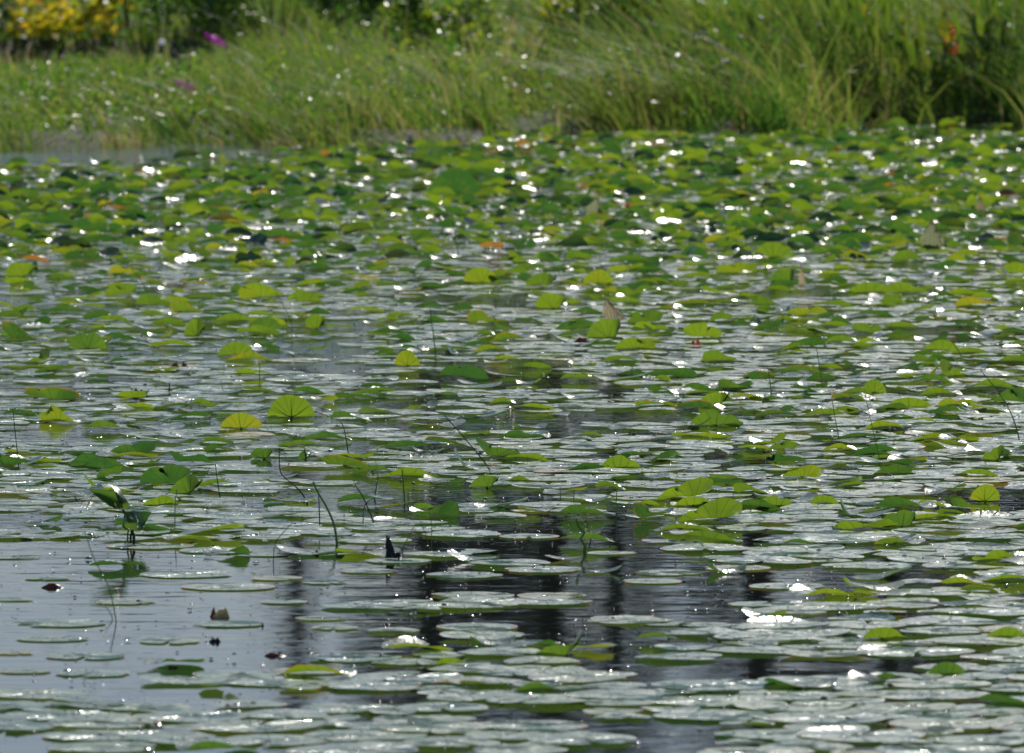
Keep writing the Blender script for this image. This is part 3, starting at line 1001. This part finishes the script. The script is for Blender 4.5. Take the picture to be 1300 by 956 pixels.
# zigzag sprout at (745, 690)
x0, y0, _ = at(741, 700); k = y0 / FPX
root = empty("green_sprout", (x0, y0, 0))
zz = [(741, 703), (743, 694), (737, 684), (742, 676), (734, 668), (731, 658)]
mb = MB(); tube(mb, [((a - 741) * k, 0, (700 - b) * k) for a, b in zz], .004, .0025, (0, 0, 0)); mb.build("stem", M_STEM, root)
for a, b, c, dd in ((737, 684, 729, 676), (742, 676, 748, 670), (741, 690, 750, 683)):
    mb = MB()
    V = [((a - 741) * k, 0, (700 - b) * k), ((a * .5 + c * .5 - 741) * k, -.004, (700 - (b + dd) / 2 + 2) * k), ((c - 741) * k, 0, (700 - dd) * k),
         ((a * .5 + c * .5 - 741) * k, .004, (700 - (b + dd) / 2 - 2) * k)]
    mb.add(V, [[0, 1, 2, 3]], (0.4, 0, 0)); mb.build("leaf", M_LEAF, root, False)
tag(root, "zigzag bright green sprout on dark water", "sprout")
x0, y0, _ = at(753, 686); k = y0 / FPX
mb = MB(); tube(mb, [(0, 0, -.02), (-6 * k, 0, 12 * k), (-9 * k, 0, 27 * k)], .002, .0012, (0, 0, 0)); o = mb.build("water_stem", M_STRAW); o.location = (x0, y0, 0)
tag(o, "pale thin stalk leaning beside the zigzag sprout", "stem", "stems standing out of the pond")

# black stump
x0, y0, _ = at(494, 708); k = y0 / FPX
mb = MB()
rs = np.random.default_rng(5)
n, lv = 14, 9
V = []
for i in range(lv):
    t = i / (lv - 1)
    for j in range(n):
        a = 2 * math.pi * j / n
        r = (7.5 - 5 * t) * k * (1 + 0.22 * math.sin(3 * a + 4 * t) + rs.uniform(-.12, .12))
        zt = (-4 + 29 * t) * k * (1 + (0.15 * math.sin(2 * a) if i == lv - 1 else 0))
        V.append((r * math.cos(a) + (-3 * t + 2) * k, r * math.sin(a), zt))
F = [[i * n + j, i * n + (j + 1) % n, (i + 1) * n + (j + 1) % n, (i + 1) * n + j] for i in range(lv - 1) for j in range(n)]
mb.add(V, F, (0, 0, 0)); mb.add([V[(lv - 1) * n + j] for j in range(n)], [list(range(n))], (0, 0, 0))
st_ = mb.build("tree_stump", M_CHAR, None, False); st_.location = (x0, y0, 0)
tag(st_, "black jagged wooden stump poking out of dark water", "stump")
mb = MB(); V = []
for i in range(6):
    t = i / 5
    for j in range(10):
        a = 2 * math.pi * j / 10
        r = (7 * (1 - t) + 2) * k * (1 + rs.uniform(-.3, .3))
        V.append((r * math.cos(a) + (t * 3) * k, r * math.sin(a), (-2 + 10 * t) * k))
F = [[i * 10 + j, i * 10 + (j + 1) % 10, (i + 1) * 10 + (j + 1) % 10, (i + 1) * 10 + j] for i in range(5) for j in range(10)]
mb.add(V, F, (0, 0, 0)); mb.add([V[50 + j] for j in range(10)], [list(range(10))], (0, 0, 0))
o = mb.build("broken_root", M_CHAR, st_, False); o.location = (9 * k, -.02, 0)


def crumple(name, px, py, wpx, hpx, mat, label, cat, seed, jag=0.35, group=None):
    """a crumpled bit floating on the water: a low lumpy body with torn upper edge"""
    x0, y0, _ = at(px, py); k = y0 / FPX
    rs = np.random.default_rng(seed)
    W, H = wpx * k / 2, hpx * k
    n, m = 16, 5
    V = []
    prof = rs.uniform(max(.1, .75 - jag), 1.15, n)
    for i in range(m):
        t = i / (m - 1)
        for j in range(n):
            a = 2 * math.pi * j / n
            s = 1 - .72 * t
            V.append((W * s * math.cos(a) * (1 + rs.uniform(-.2, .2)), W * 0.5 * s * math.sin(a), -0.003 + H * t * prof[j] ** 1.5 * (0.3 + 0.9 * abs(math.sin(1.7 * math.cos(a) + seed)))))
    F = [[i * n + j, i * n + (j + 1) % n, (i + 1) * n + (j + 1) % n, (i + 1) * n + j] for i in range(m - 1) for j in range(n)]
    mb = MB(); mb.add(V, F, (0, 0, 0)); mb.add([V[(m - 1) * n + j] for j in range(n)], [list(range(n))], (0, 0, 0))
    o = mb.build(name, mat, None, False); o.location = (x0, y0, 0)
    return tag(o, label, cat, group)


crumple("weed_tuft", 282, 784, 26, 11, M_TAN, "tan lump of floating weed on the calm open water", "weed", 3)
crumple("weed_tuft", 271, 783, 10, 11, M_BROWN, "small brown knob of weed beside the tan lump", "weed", 4)
crumple("drifting_bark", 273, 815, 20, 8, M_CHAR, "dark purple-black scrap of bark drifting on open water", "bark", 6, 0.6)
crumple("dead_leaf", 350, 833, 38, 7, M_BROWN, "brown curled dead leaf floating near the front pads", "dead leaf", 7, 0.5, "dead leaves on the pond")
crumple("dead_leaf", 333, 795, 14, 6, M_CHAR, "dark scrap resting at the edge of a lone pad", "dead leaf", 8, 0.5, "dead leaves on the pond")
crumple("dead_leaf", 219, 848, 22, 4, M_BROWN, "dark drifting leaf scrap beside front pads on calm water", "dead leaf", 9, 0.5, "dead leaves on the pond")
crumple("dead_leaf", 66, 746, 34, 6, M_BROWN, "long thin brown leaf drifting on calm water", "dead leaf", 10, 0.5, "dead leaves on the pond")
crumple("dead_leaf", 403, 704, 24, 9, M_BROWN, "dark red-brown weed cluster on open water", "dead leaf", 11, 0.7, "dead leaves on the pond")
crumple("dead_leaf", 228, 467, 30, 8, M_BROWN, "red-brown curled leaf amid silver water near green lips", "dead leaf", 12, 0.5, "dead leaves on the pond")
crumple("dead_leaf", 176, 503, 26, 9, M_BROWN, "reddish dead leaf beside a green arched leaf", "dead leaf", 13, 0.5, "dead leaves on the pond")
crumple("dead_leaf", 572, 447, 28, 8, M_BROWN, "rusty dead leaf in front of silvery pads in mid pond", "dead leaf", 14, 0.5, "dead leaves on the pond")
crumple("dead_leaf", 739, 436, 26, 8, M_BROWN, "dark red dead leaf below the rounded green leaf", "dead leaf", 15, 0.5, "dead leaves on the pond")
crumple("dead_leaf", 883, 440, 20, 9, M_ORANGE, "orange-brown leaf tip beside a shining curled leaf", "dead leaf", 16, 0.5, "dead leaves on the pond")
crumple("dead_leaf", 436, 660, 12, 9, M_CHAR, "small dark upturned scrap near the curved grass blade", "dead leaf", 17, 0.5, "dead leaves on the pond")
crumple("dead_leaf", 605, 238, 0.1, 0.1, M_CHAR, "x", "x", 18) if False else None
for i, (px, py, w_, h_, lab) in enumerate([(616, 265, 9, 9, "small orange bud among far green leaves beside the dark hump"),
                                           (781, 253, 10, 6, "orange leaf scrap beside the grey pointed far leaf"),
                                           (797, 266, 10, 9, "orange scrap standing in front of distant pads in mid field"),
                                           (688, 217, 26, 8, "long orange-red leaf lying just before the bank"),
                                           (1120, 186, 40, 7, "bright orange withered leaf edge near the reeds"),
                                           (1060, 194, 30, 7, "rust-orange leaf pile behind far pads below the tall grass"),
                                           (1207, 163, 12, 6, "small orange leaf close to the bank's foot"),
                                           (1190, 259, 44, 6, "rusty brown strip of dead leaf behind the ribbed triangular leaf"),
                                           (700, 209, 20, 6, "orange-brown leaf scrap nearest the grassy spit")]):
    crumple("dead_leaf", px, py, w_, h_, M_ORANGE, lab, "dead leaf", 30 + i, 0.5, "dead leaves on the pond")

# uncountable small bits floating between and lying on the pads: wet scraps, plus smooth beads added to catch sun glints
mb = MB()
rs = np.random.default_rng(77)
ca6 = np.array([[math.cos(a), math.sin(a)] for a in np.linspace(0, 2 * math.pi, 7)[:-1]])
for i in range(26000):
    y = Y0 + (49.5 - Y0) * rs.random(); half = 0.0565 * y * 1.2
    x = rs.uniform(-half, half)
    px, py = pix(x, y)
    if 655 < py < 850 and px < 480 and rs.random() < 0.55: continue
    if y > shore_y(x): continue
    if vnoise(x * 5, y * 5) + .6 * vnoise(x * 17, y * 11) < rs.uniform(.3, 1.1): continue
    r = rs.uniform(0.0015, 0.0065) * rs.choice([.7, 1, 1.5], p=[.6, .3, .1])
    el = rs.uniform(.35, 1); a = rs.uniform(0, 3.14); ca, sa = math.cos(a), math.sin(a)
    hh = r * rs.uniform(.25, .6)
    z0 = rs.uniform(.001, .009)
    V = []
    for q, zf in ((1.0, 0.0), (.6, .7)):
        for u, v in ca6:
            uu, vv = u * r * q, v * r * q * el
            V.append((x + uu * ca - vv * sa, y + uu * sa + vv * ca, z0 + hh * zf))
    V.append((x, y, z0 + hh))
    F4 = [[k, (k + 1) % 6, 6 + (k + 1) % 6, 6 + k] for k in range(6)]
    n0 = mb.n
    mb.add(V, F4, (0, 0, 0)); mb.f.append(np.array([[6 + k, 6 + (k + 1) % 6, 12] for k in range(6)]) + n0)
tag(mb.build("debris_and_glint_beads", M_DEBRIS), "tiny wet scraps and added glint-catching beads scattered over the pads", "debris", kind="stuff")

# ---------------------------------------------------------------- bank vegetation
def pxof(x, y): return 650 + x / y * FPX


def blades(n, region, hfun, wid, lean, tintf, seed, name, label, seg=4, clump=26, spread=.11):
    """blades in tussocks: every tussock has its own height, colour and lean"""
    rs = np.random.default_rng(seed)
    cx0, cy0 = region(rs, max(8, n // clump))
    m = len(cx0)
    ci = rs.integers(0, m, n)
    dx, dy = rs.normal(0, 1, n), rs.normal(0, 1, n)
    csz = rs.uniform(.5, 1.6, m)
    x = cx0[ci] + dx * spread * csz[ci]; y = cy0[ci] + dy * spread * 1.6 * csz[ci]
    ch = np.clip(rs.normal(1.0, .28, m), .45, 1.7)
    h = hfun(x, y, rs) * ch[ci]
    z0 = np.maximum(ground_h(x, y), -0.05) - 0.02
    wd = wid * rs.uniform(0.5, 1.5, n) * rs.uniform(.6, 1.5, m)[ci]
    cdir = rs.normal(math.pi, 0.75, m); cln = np.abs(rs.normal(lean, lean * .5, m))
    # outward from the tussock's middle plus the tussock's own lean
    lx = np.cos(cdir)[ci] * cln[ci] + dx * .22 + rs.normal(0, .18, n)
    ly = np.sin(cdir)[ci] * cln[ci] + dy * .22 + rs.normal(0, .18, n)
    ln = np.hypot(lx, ly) + 1e-6; az = np.arctan2(ly, lx)
    ln = ln * np.interp(pxof(x, y), [250, 500], [.7, 1.0])
    face = rs.uniform(-1.2, 1.2, n)
    t = np.linspace(0, 1, seg + 1)
    bx = np.cos(az)[:, None] * ln[:, None] * h[:, None] * t[None] ** 1.7
    by = np.sin(az)[:, None] * ln[:, None] * h[:, None] * t[None] ** 1.7
    bz = h[:, None] * (t[None] - 0.30 * np.minimum(ln, 1.3)[:, None] * t[None] ** 2.6)
    ww = wd[:, None] * (1 - t[None] ** 1.6) * 0.5 + 0.0004
    cx, cy = np.cos(face)[:, None] * ww, np.sin(face)[:, None] * ww
    L_ = np.stack([x[:, None] + bx - cx, y[:, None] + by - cy, z0[:, None] + bz], -1)
    R2 = np.stack([x[:, None] + bx + cx, y[:, None] + by + cy, z0[:, None] + bz], -1)
    V = np.stack([L_, R2], 2).reshape(-1, 3)
    k = (seg + 1) * 2
    base = np.arange(n)[:, None] * k
    F = np.concatenate([base + np.array([[2 * i, 2 * i + 1, 2 * i + 3, 2 * i + 2]]) for i in range(seg)], 1).reshape(-1, 4)
    tint = np.clip(tintf(x, y, rs) + rs.normal(0, .14, m)[ci], 0, .93)
    Cc = np.repeat(np.stack([tint, np.full(n, .3), np.zeros(n)], 1), k, 0)
    mb = MB(); mb.add(V, F, Cc)
    return tag(mb.build(name, M_GRASS), label, "grass", kind="stuff")


def spit_region(rs, n):
    y = 46.9 + rs.random(n) ** 1.1 * 17.5
    x = rs.uniform(-1, 1, n) * y * 0.0565 * 1.6
    nn = np.sin(x * 4.1 + y * 1.1) * np.sin(y * 2.3 - x * 1.9)
    k = (y > shore_y(x) - 0.25 * rs.random(n)) & (rs.random(n) < 0.5 + 0.5 * nn) & ((y < 60.8) | (x > -1.9)) & ~((pxof(x, y) > 430) & (pxof(x, y) < 720) & (y > 54.2))
    return x[k], y[k]


def spit_h(x, y, rs):
    p = pxof(x, y)
    hb = np.interp(p, [-400, 0, 250, 330, 420, 560, 680, 800, 900, 1000, 1600], [.15, .15, .17, .24, .24, .28, .33, .38, .44, .50, .58])
    hb = hb * np.interp(y - shore_y(x), [0, 0.6, 4, 14], [0.8, 1.05, 1.1, 1.1]) * np.where((x < -1.7) & (y > 55), .6, 1)
    hb = hb * (1 + .35 * np.sin(x * 9 + y * 2.2) * np.sin(y * 4.1 - x * 3))
    return hb * rs.uniform(0.45, 1.25, len(x))


def tf(mean, sd, straw=0.08):
    def f(x, y, rs):
        t = rs.normal(mean, sd, len(x)) + 0.22 * np.sin(x * 3.7 + y * 1.6) * np.sin(x * 1.9 - y * 2.9 + 1) + 0.1 * np.sin(x * 11 + y * 5)
        return np.where(rs.random(len(x)) < straw, rs.uniform(.75, .92, len(x)), t)
    return f


blades(72000, spit_region, spit_h, 0.007, 0.75, tf(0.31, 0.18, 0.09), 1, "marsh_grass", "fine green marsh grass blown sideways along the pond edge")


def tall_region(rs, n):
    y = 51.5 + rs.random(n) * 13
    x = rs.uniform(-0.5, 1.2, n) * y * 0.0565 * 1.6
    p = pxof(x, y)
    k = (rs.random(n) < np.interp(p, [420, 650, 850, 1000, 1180, 1300], [0, .15, .45, .8, .6, .4])) & (y > shore_y(x) + 0.4)
    return x[k], y[k]


def tall_h(x, y, rs):
    p = pxof(x, y)
    return np.interp(p, [450, 650, 850, 1000, 1500], [.30, .46, .70, .88, 1.0]) * np.interp(y - shore_y(x), [0.3, 2.5], [.55, 1]) * rs.uniform(.5, 1.2, len(x))


blades(38000, tall_region, tall_h, 0.012, 0.40, tf(0.38, 0.18, 0.05), 2, "tall_grass", "tall green reed grass on the right bank")


blades(450, spit_region, lambda x, y, rs: spit_h(x, y, rs) * 1.5 + .05, 0.009, 0.9, lambda x, y, rs: rs.uniform(.7, .85, len(x)), 9, "dry_grass", "pale dry straw stalks leaning out of the marsh grass", clump=3)


def back_region(rs, n):
    y = 69.1 + rs.random(n) ** 1.5 * 14
    x = rs.uniform(-1.2, 1.2, n) * y * 0.0565 * 1.2
    return x, y


blades(26000, back_region, lambda x, y, rs: rs.uniform(.12, .36, len(x)) * np.where(x < -2.3, .45, 1), 0.012, 0.35, tf(0.25, 0.15, 0.04), 3, "back_grass", "shaded grass on the bank behind the channel")


def leafy(mb, n, centre_f, size, tint_f, rs, asp=0.5):
    """n small leaf-shaped faces"""
    c = centre_f(n, rs)
    n = len(c)
    a = rs.normal(0, 1, (n, 3)); a /= np.linalg.norm(a, axis=1)[:, None]
    b = rs.normal(0, 1, (n, 3)); b -= (b * a).sum(1)[:, None] * a; b /= np.linalg.norm(b, axis=1)[:, None]
    nn = np.cross(a, b)
    s = size * rs.uniform(0.6, 1.3, n)[:, None]
    V = np.stack([c - a * s, c - b * s * asp + nn * s * .12, c + a * s, c + b * s * asp + nn * s * .12], 1).reshape(-1, 3)
    F = (np.arange(n)[:, None] * 4 + np.arange(4)[None]).reshape(-1, 4)
    t = np.clip(tint_f(n, rs), 0, 1)
    Cc = np.repeat(np.stack([t, np.full(n, .3), np.zeros(n)], 1), 4, 0)
    mb.add(V, F, Cc)


def shrub(px, Y, h, wd, tint, label, name="shrub", n=2200, size=0.022, seed=0, low=0.1, mat=M_SHRUB, group="shrubs on the bank"):
    rs = np.random.default_rng(500 + seed)
    x = (px - 650) / FPX * Y
    z0 = float(ground_h(np.array(x), np.array(Y)))
    root = empty(name, (x, Y, z0))
    nc = 14
    cc = np.stack([rs.normal(0, wd * .35, nc), rs.normal(0, wd * .3, nc), rs.uniform(low + .1 * h, h * .9, nc)], 1)
    cr = rs.uniform(.10, .24, nc) * wd * 1.2

    def cf(n, rs):
        i = rs.integers(0, nc, n)
        v = rs.normal(0, 1, (n, 3)); v /= np.linalg.norm(v, axis=1)[:, None]
        p = cc[i] + v * (cr[i] * rs.random(n) ** 0.45)[:, None]
        return p[p[:, 2] > 0.02]
    mb = MB(); leafy(mb, n, cf, size, lambda n, rs: rs.normal(tint, .12, n), rs); mb.build("crown", mat, root, False)
    ms = MB()
    for i in range(nc):
        e = cc[i]
        tube(ms, [(e[0] * .15, e[1] * .15, -.05), (e[0] * .5, e[1] * .5, e[2] * .5), tuple(e)], .009, .003, (0, 0, 0), 5)
    ms.build("stem", M_BARK, root)
    return tag(root, label, "shrub", group)


shrub(80, 69.4, 0.42, 0.95, 0.66, "low shrub of large yellow leaves above the channel", seed=1, n=480, size=0.06, low=0.03)
shrub(10, 71.1, 0.94, 1.2, 0.12, "dark green shrub behind and left of the yellow-leaved shrub", seed=2, n=3000, size=.035)
shrub(165, 71.2, 0.94, 1.2, 0.30, "olive-yellow shrub directly right of the yellow-leaved shrub", seed=3, n=3000, size=.035)
shrub(262, 70.6, 0.85, 1.0, 0.22, "olive shrub standing behind the upper purple flower spike", seed=4, n=2600, size=.032)
shrub(350, 69.8, 0.94, 1.0, 0.05, "darkest green shrub behind the spit, right of the upper purple spike", seed=5, n=2600, size=.032)
shrub(450, 66.6, 0.85, 1.0, 0.08, "dark shrub beyond the low grass left of the white blossoms", seed=6, n=2600, size=.032)
shrub(540, 57.5, 0.64, 0.6, 0.40, "bright leafy shrub above and behind the white blossoms", seed=7, size=0.032, n=1500)
shrub(625, 58, 0.53, 0.75, 0.02, "deep shaded shrub in the hollow behind the white blossoms", seed=8, size=.03, n=2600)
shrub(700, 53.6, 0.64, 0.6, 0.40, "mid-green shrub beside the shaded hollow", seed=9, size=.03, n=1600)
shrub(770, 53.2, 0.72, 0.7, 0.46, "yellow-green airy shrub near the middle of the bank", seed=10, size=.026, n=1800, low=.3)
shrub(860, 53.4, 0.77, 0.7, 0.50, "lime-green shrub right of the yellow-green airy shrub", seed=11, size=.026, n=1800, low=.3)
shrub(1060, 51.9, 0.29, 0.42, 0.70, "low yellowish bush at the foot of the tall grass", seed=12, n=1300, size=0.016, low=0.02)
shrub(985, 52.3, 0.36, 0.36, 0.55, "small yellow-olive bush left of the low yellowish bush", seed=13, n=900, size=0.016, low=0.05)
shrub(1045, 51.6, 0.36, 0.16, 0.97, "sprig of orange autumn leaves over the low yellowish bush", name="autumn_sprig", seed=14, n=70, size=0.022, low=0.20)
shrub(1015, 52.4, 0.3, 0.4, 0.05, "dense dark bush behind the low yellowish bush", seed=15, n=1500)
shrub(1130, 52.6, 0.47, 0.45, 0.32, "mid-green bush behind the lance-leaved plants", seed=16, n=1500)
shrub(930, 53, 0.42, 0.5, 0.05, "dark low bush left of the small yellow-olive bush", seed=17, n=1500)

# low leafy herbs growing through the grass
rs = np.random.default_rng(321)
mb = MB()
for i in range(420):
    y = 47.4 + rs.random() * 9.5
    x = rs.uniform(-1, 1) * y * .0565 * 1.2
    if y < shore_y(x) + .1: continue
    z0 = float(ground_h(np.array(x), np.array(y)))
    hh = float(spit_h(np.array([x]), np.array([y]), rs)[0]) * 1.15
    wd_ = rs.uniform(.06, .22)
    tn = rs.choice([0.0, .1, .2, .3, .42])
    cf = lambda n, rs: np.stack([x + rs.normal(0, wd_, n), y + rs.normal(0, wd_, n), z0 + hh * rs.random(n) ** .8], 1)
    leafy(mb, int(rs.integers(18, 70)), cf, rs.choice([.014, .022, .03]), lambda n, rs: rs.normal(tn, .1, n), rs, .38)
tag(mb.build("marsh_herbs", M_SHRUB, None, False), "low leafy herbs mixed through the bank grass", "herbs", kind="stuff")


def lance_plant(px, Y, h, seed, label, tint):
    rs = np.random.default_rng(900 + seed)
    x = (px - 650) / FPX * Y
    z0 = float(ground_h(np.array(x), np.array(Y)))
    root = empty("broadleaf_plant", (x, Y, z0))
    ms = MB()
    for i in range(int(rs.integers(6, 11))):
        az = rs.uniform(0, 6.28); ln = rs.uniform(.05, .3)
        hh = h * rs.uniform(.5, 1)
        tip = np.array([math.cos(az) * ln * hh - .08 * hh, math.sin(az) * ln * hh, hh])
        base = np.array([rs.normal(0, .02), rs.normal(0, .02), -.03])
        tube(ms, [base, base * .5 + tip * .5 + [0, 0, .02], tip], .005, .003, (0, 0, 0), 5)
        # lance-shaped blade, channelled along its midrib
        Lb = rs.uniform(.14, .24); Wb = Lb * rs.uniform(.09, .15)
        dirv = np.array([rs.normal(-.25, .4), rs.normal(0, .3), 1.0]); dirv /= np.linalg.norm(dirv)
        side = np.cross(dirv, [rs.normal(0, .6), 1, 0]); side /= np.linalg.norm(side)
        nrm = np.cross(side, dirv)
        V = []
        for j in range(7):
            t = j / 6
            wv = Wb * math.sin(math.pi * (0.04 + .96 * t) ** .7) if j < 6 else 0.001
            c = tip + dirv * Lb * t + nrm * (-.06 * t * t)
            V += [c - side * wv + nrm * wv * .3, c, c + side * wv + nrm * wv * .3]
        F = []
        for j in range(6):
            F += [[3 * j, 3 * j + 1, 3 * j + 4, 3 * j + 3], [3 * j + 1, 3 * j + 2, 3 * j + 5, 3 * j + 4]]
        ml = MB(); ml.add(V, F, (float(np.clip(rs.normal(tint, .12), 0, .8)), .3, 0)); ml.build("leaf", M_LEAF, root)
    ms.build("stem", M_STEM, root)
    tag(root, label, "marsh plant", "broad-leaved marsh plants on the bank")


PLANTS = [(865, 0.50), (893, .62), (925, .55), (948, .7), (975, .62), (1022, .72), (1050, .8), (1078, .72), (1102, .85), (1125, .68), (1150, .75),
          (1172, .62), (1195, .5), (1218, .6), (1243, .78), (1265, .66), (1290, .8)]
ordw = ["first", "second", "third", "fourth", "fifth", "sixth", "seventh", "eighth", "ninth", "tenth", "eleventh", "twelfth", "thirteenth", "fourteenth",
        "fifteenth", "sixteenth", "seventeenth"]
for i, (px, h) in enumerate(PLANTS):
    lance_plant(px, 51.3 + (i * 37 % 11) * 0.08, h * .85, i, f"upright marsh plant with lance-shaped leaves, {ordw[i]} from the left in the tall grass", 0.32 + 0.06 * (i % 5))


def flower(px, py, Y, kind, label, hpx=24, lean=-.5, seed=0):
    rs = np.random.default_rng(1200 + seed)
    x = (px - 650) / FPX * Y; z = zat(py, Y)
    z0 = min(float(ground_h(np.array(x), np.array(Y))), z - .05)
    k = Y / FPX
    root = empty("wildflower", (x, Y, z0))
    H = z - z0
    top = np.array([0, 0, H])
    ms = MB(); tube(ms, [(-lean * .1, 0, -.03), (-lean * .03, 0, H * .5), tuple(top)], .004, .0025, (0, 0, 0), 5); ms.build("stem", M_STEM, root)
    mb = MB()
    mat = {'purple': M_PURPLE, 'white': M_WHITE, 'red': M_RED}[kind]
    L_ = hpx * k
    if kind == 'white':
        for j in range(9):        # nine petals round a centre
            a = j / 9 * 6.283
            r = L_ * .5
            ax = np.array([math.cos(a), -.25, math.sin(a)]); sx = np.array([-math.sin(a), 0, math.cos(a)])
            mb.add([top, top + ax * r * .55 - sx * r * .28, top + ax * r, top + ax * r * .55 + sx * r * .28], [[0, 1, 2, 3]], (0, 0, 0))
    else:
        n = 70 if kind == 'purple' else 46
        ax = np.array([lean, .1, 1 if kind == 'red' else .55]); ax /= np.linalg.norm(ax)
        for j in range(n):
            t = rs.random()
            r = L_ * .13 * (1.2 - t * .7) * (1.6 if kind == 'red' else 1)
            c = top + ax * (t - .5) * L_ + rs.normal(0, r * .7, 3)
            a = rs.normal(0, 1, 3); a /= np.linalg.norm(a); b = np.cross(a, rs.normal(0, 1, 3)); b /= np.linalg.norm(b)
            s = L_ * .10 * (1.3 if kind == 'red' else 1)
            mb.add([c - a * s, c - b * s * .5, c + a * s, c + b * s * .5], [[0, 1, 2, 3]], (0, 0, 0))
    mb.build("flower_head", mat, root, False)
    tag(root, label, "wildflower", "wildflowers on the bank")


flower(272, 50, 58, 'purple', "purple flower spike leaning over the channel, highest on the bank", 27, -1.0, 1)
flower(233, 108, 49.5, 'purple', "purple flower spike lying low in the spit grass", 25, -1.3, 2)
flower(412, 80, 54, 'purple', "small faint purple flower right of the two bigger spikes", 10, -.8, 3)
flower(1004, 64, 54, 'purple', "short upright purple flower left of the yellowish bush", 14, .2, 4)
flower(1222, 16, 54, 'purple', "tiny purple flower above the red flower", 11, .2, 5)
flower(1207, 48, 51.4, 'red', "scarlet flower spike among the lance-leaved plants", 28, .15, 6)
flower(1213, 63, 51.4, 'red', "lower scarlet blossom just beneath the taller scarlet spike", 13, .5, 16)
flower(1270, 4, 56, 'red', "small red-orange blossom at the upper edge of the tall grass", 12, .2, 17)
for i, (px, py, s, lab) in enumerate([(588, 84, 9, "white blossom uppermost of the cluster on the shaded hollow"), (590, 101, 8, "white blossom lower and leftmost in the cluster"),
                                      (601, 100, 9, "white blossom lower and rightmost in the cluster"), (610, 116, 7, "faint white blossom lowest, below the white cluster"),
                                      (586, 6, 9, "white blossom at the very top of the bank"), (206, 53, 10, "white blossom beside the channel of water"),
                                      (1078, 18, 9, "white blossom high in the tall grass"), (277, 150, 7, "small white blossom low in the spit grass")]):
    flower(px, py, 53.2 if py > 80 else 58, 'white', lab, s, -.2, 20 + i)

# ---------------------------------------------------------------- trees beyond the bank: seen only mirrored in the pond
def tree(x, Y, h, wd, seed, label, tint=.25, n=5200, low=.12):
    rs = np.random.default_rng(2000 + seed)
    z0 = float(ground_h(np.array(float(x)), np.array(float(Y))))
    root = empty("tree", (x, Y, z0))
    nc = 34
    t = rs.random(nc)
    rad = wd * .5 * np.sin(np.pi * np.clip(t * .85 + .12, 0, 1)) ** .8
    an = rs.uniform(0, 6.28, nc); q = rs.random(nc) ** .5
    cc = np.stack([np.cos(an) * rad * q, np.sin(an) * rad * q, h * (low + (0.94 - low) * t)], 1)
    cr = rs.uniform(.09, .2, nc) * wd

    def cf(n, rs):
        i = rs.integers(0, nc, n)
        v = rs.normal(0, 1, (n, 3)); v /= np.linalg.norm(v, axis=1)[:, None]
        return cc[i] + v * (cr[i] * rs.random(n) ** .4)[:, None]
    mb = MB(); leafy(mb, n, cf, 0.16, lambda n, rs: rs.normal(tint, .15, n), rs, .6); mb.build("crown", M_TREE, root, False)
    ms = MB()
    tube(ms, [(0, 0, -.3), (.05, 0, h * .3), (0, .1, h * .6), (.1, 0, h * .9)], h * .022, h * .004, (0, 0, 0), 8)
    for i in range(0, nc, 2):
        e = cc[i]; zb = max(e[2] - .15 * h, h * .1)
        tube(ms, [(0, 0, zb), tuple(e * [.5, .5, 0] + [0, 0, (zb + e[2]) / 2]), tuple(e)], h * .006, h * .002, (0, 0, 0), 5)
    ms.build("trunk", M_BARK, root)
    tag(root, label, "tree", "trees beyond the bank")


def tx(px, Y): return (px - 650) / FPX * Y
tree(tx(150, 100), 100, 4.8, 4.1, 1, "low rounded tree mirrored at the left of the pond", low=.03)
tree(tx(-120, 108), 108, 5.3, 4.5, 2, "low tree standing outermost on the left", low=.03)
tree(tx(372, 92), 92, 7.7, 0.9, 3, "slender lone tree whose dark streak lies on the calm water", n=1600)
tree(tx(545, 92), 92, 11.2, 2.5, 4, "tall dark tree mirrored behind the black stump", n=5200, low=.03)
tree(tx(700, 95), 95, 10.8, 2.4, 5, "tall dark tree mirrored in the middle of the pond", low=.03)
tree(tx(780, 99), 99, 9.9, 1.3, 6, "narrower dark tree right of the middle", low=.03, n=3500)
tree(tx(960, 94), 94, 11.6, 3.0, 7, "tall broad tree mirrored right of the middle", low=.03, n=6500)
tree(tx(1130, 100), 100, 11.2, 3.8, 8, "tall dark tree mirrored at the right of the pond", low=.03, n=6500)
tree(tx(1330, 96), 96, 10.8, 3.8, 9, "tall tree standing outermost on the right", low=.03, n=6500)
tree(tx(620, 112), 112, 5.6, 5.0, 10, "low wide tree behind the stump's tall tree", low=.02)
tree(tx(860, 115), 115, 6.0, 5.0, 11, "low wide tree filling the gap right of the middle", low=.02)
tree(tx(380, 118), 118, 5.0, 5.4, 12, "low wide tree far behind the slender lone tree", low=.02)
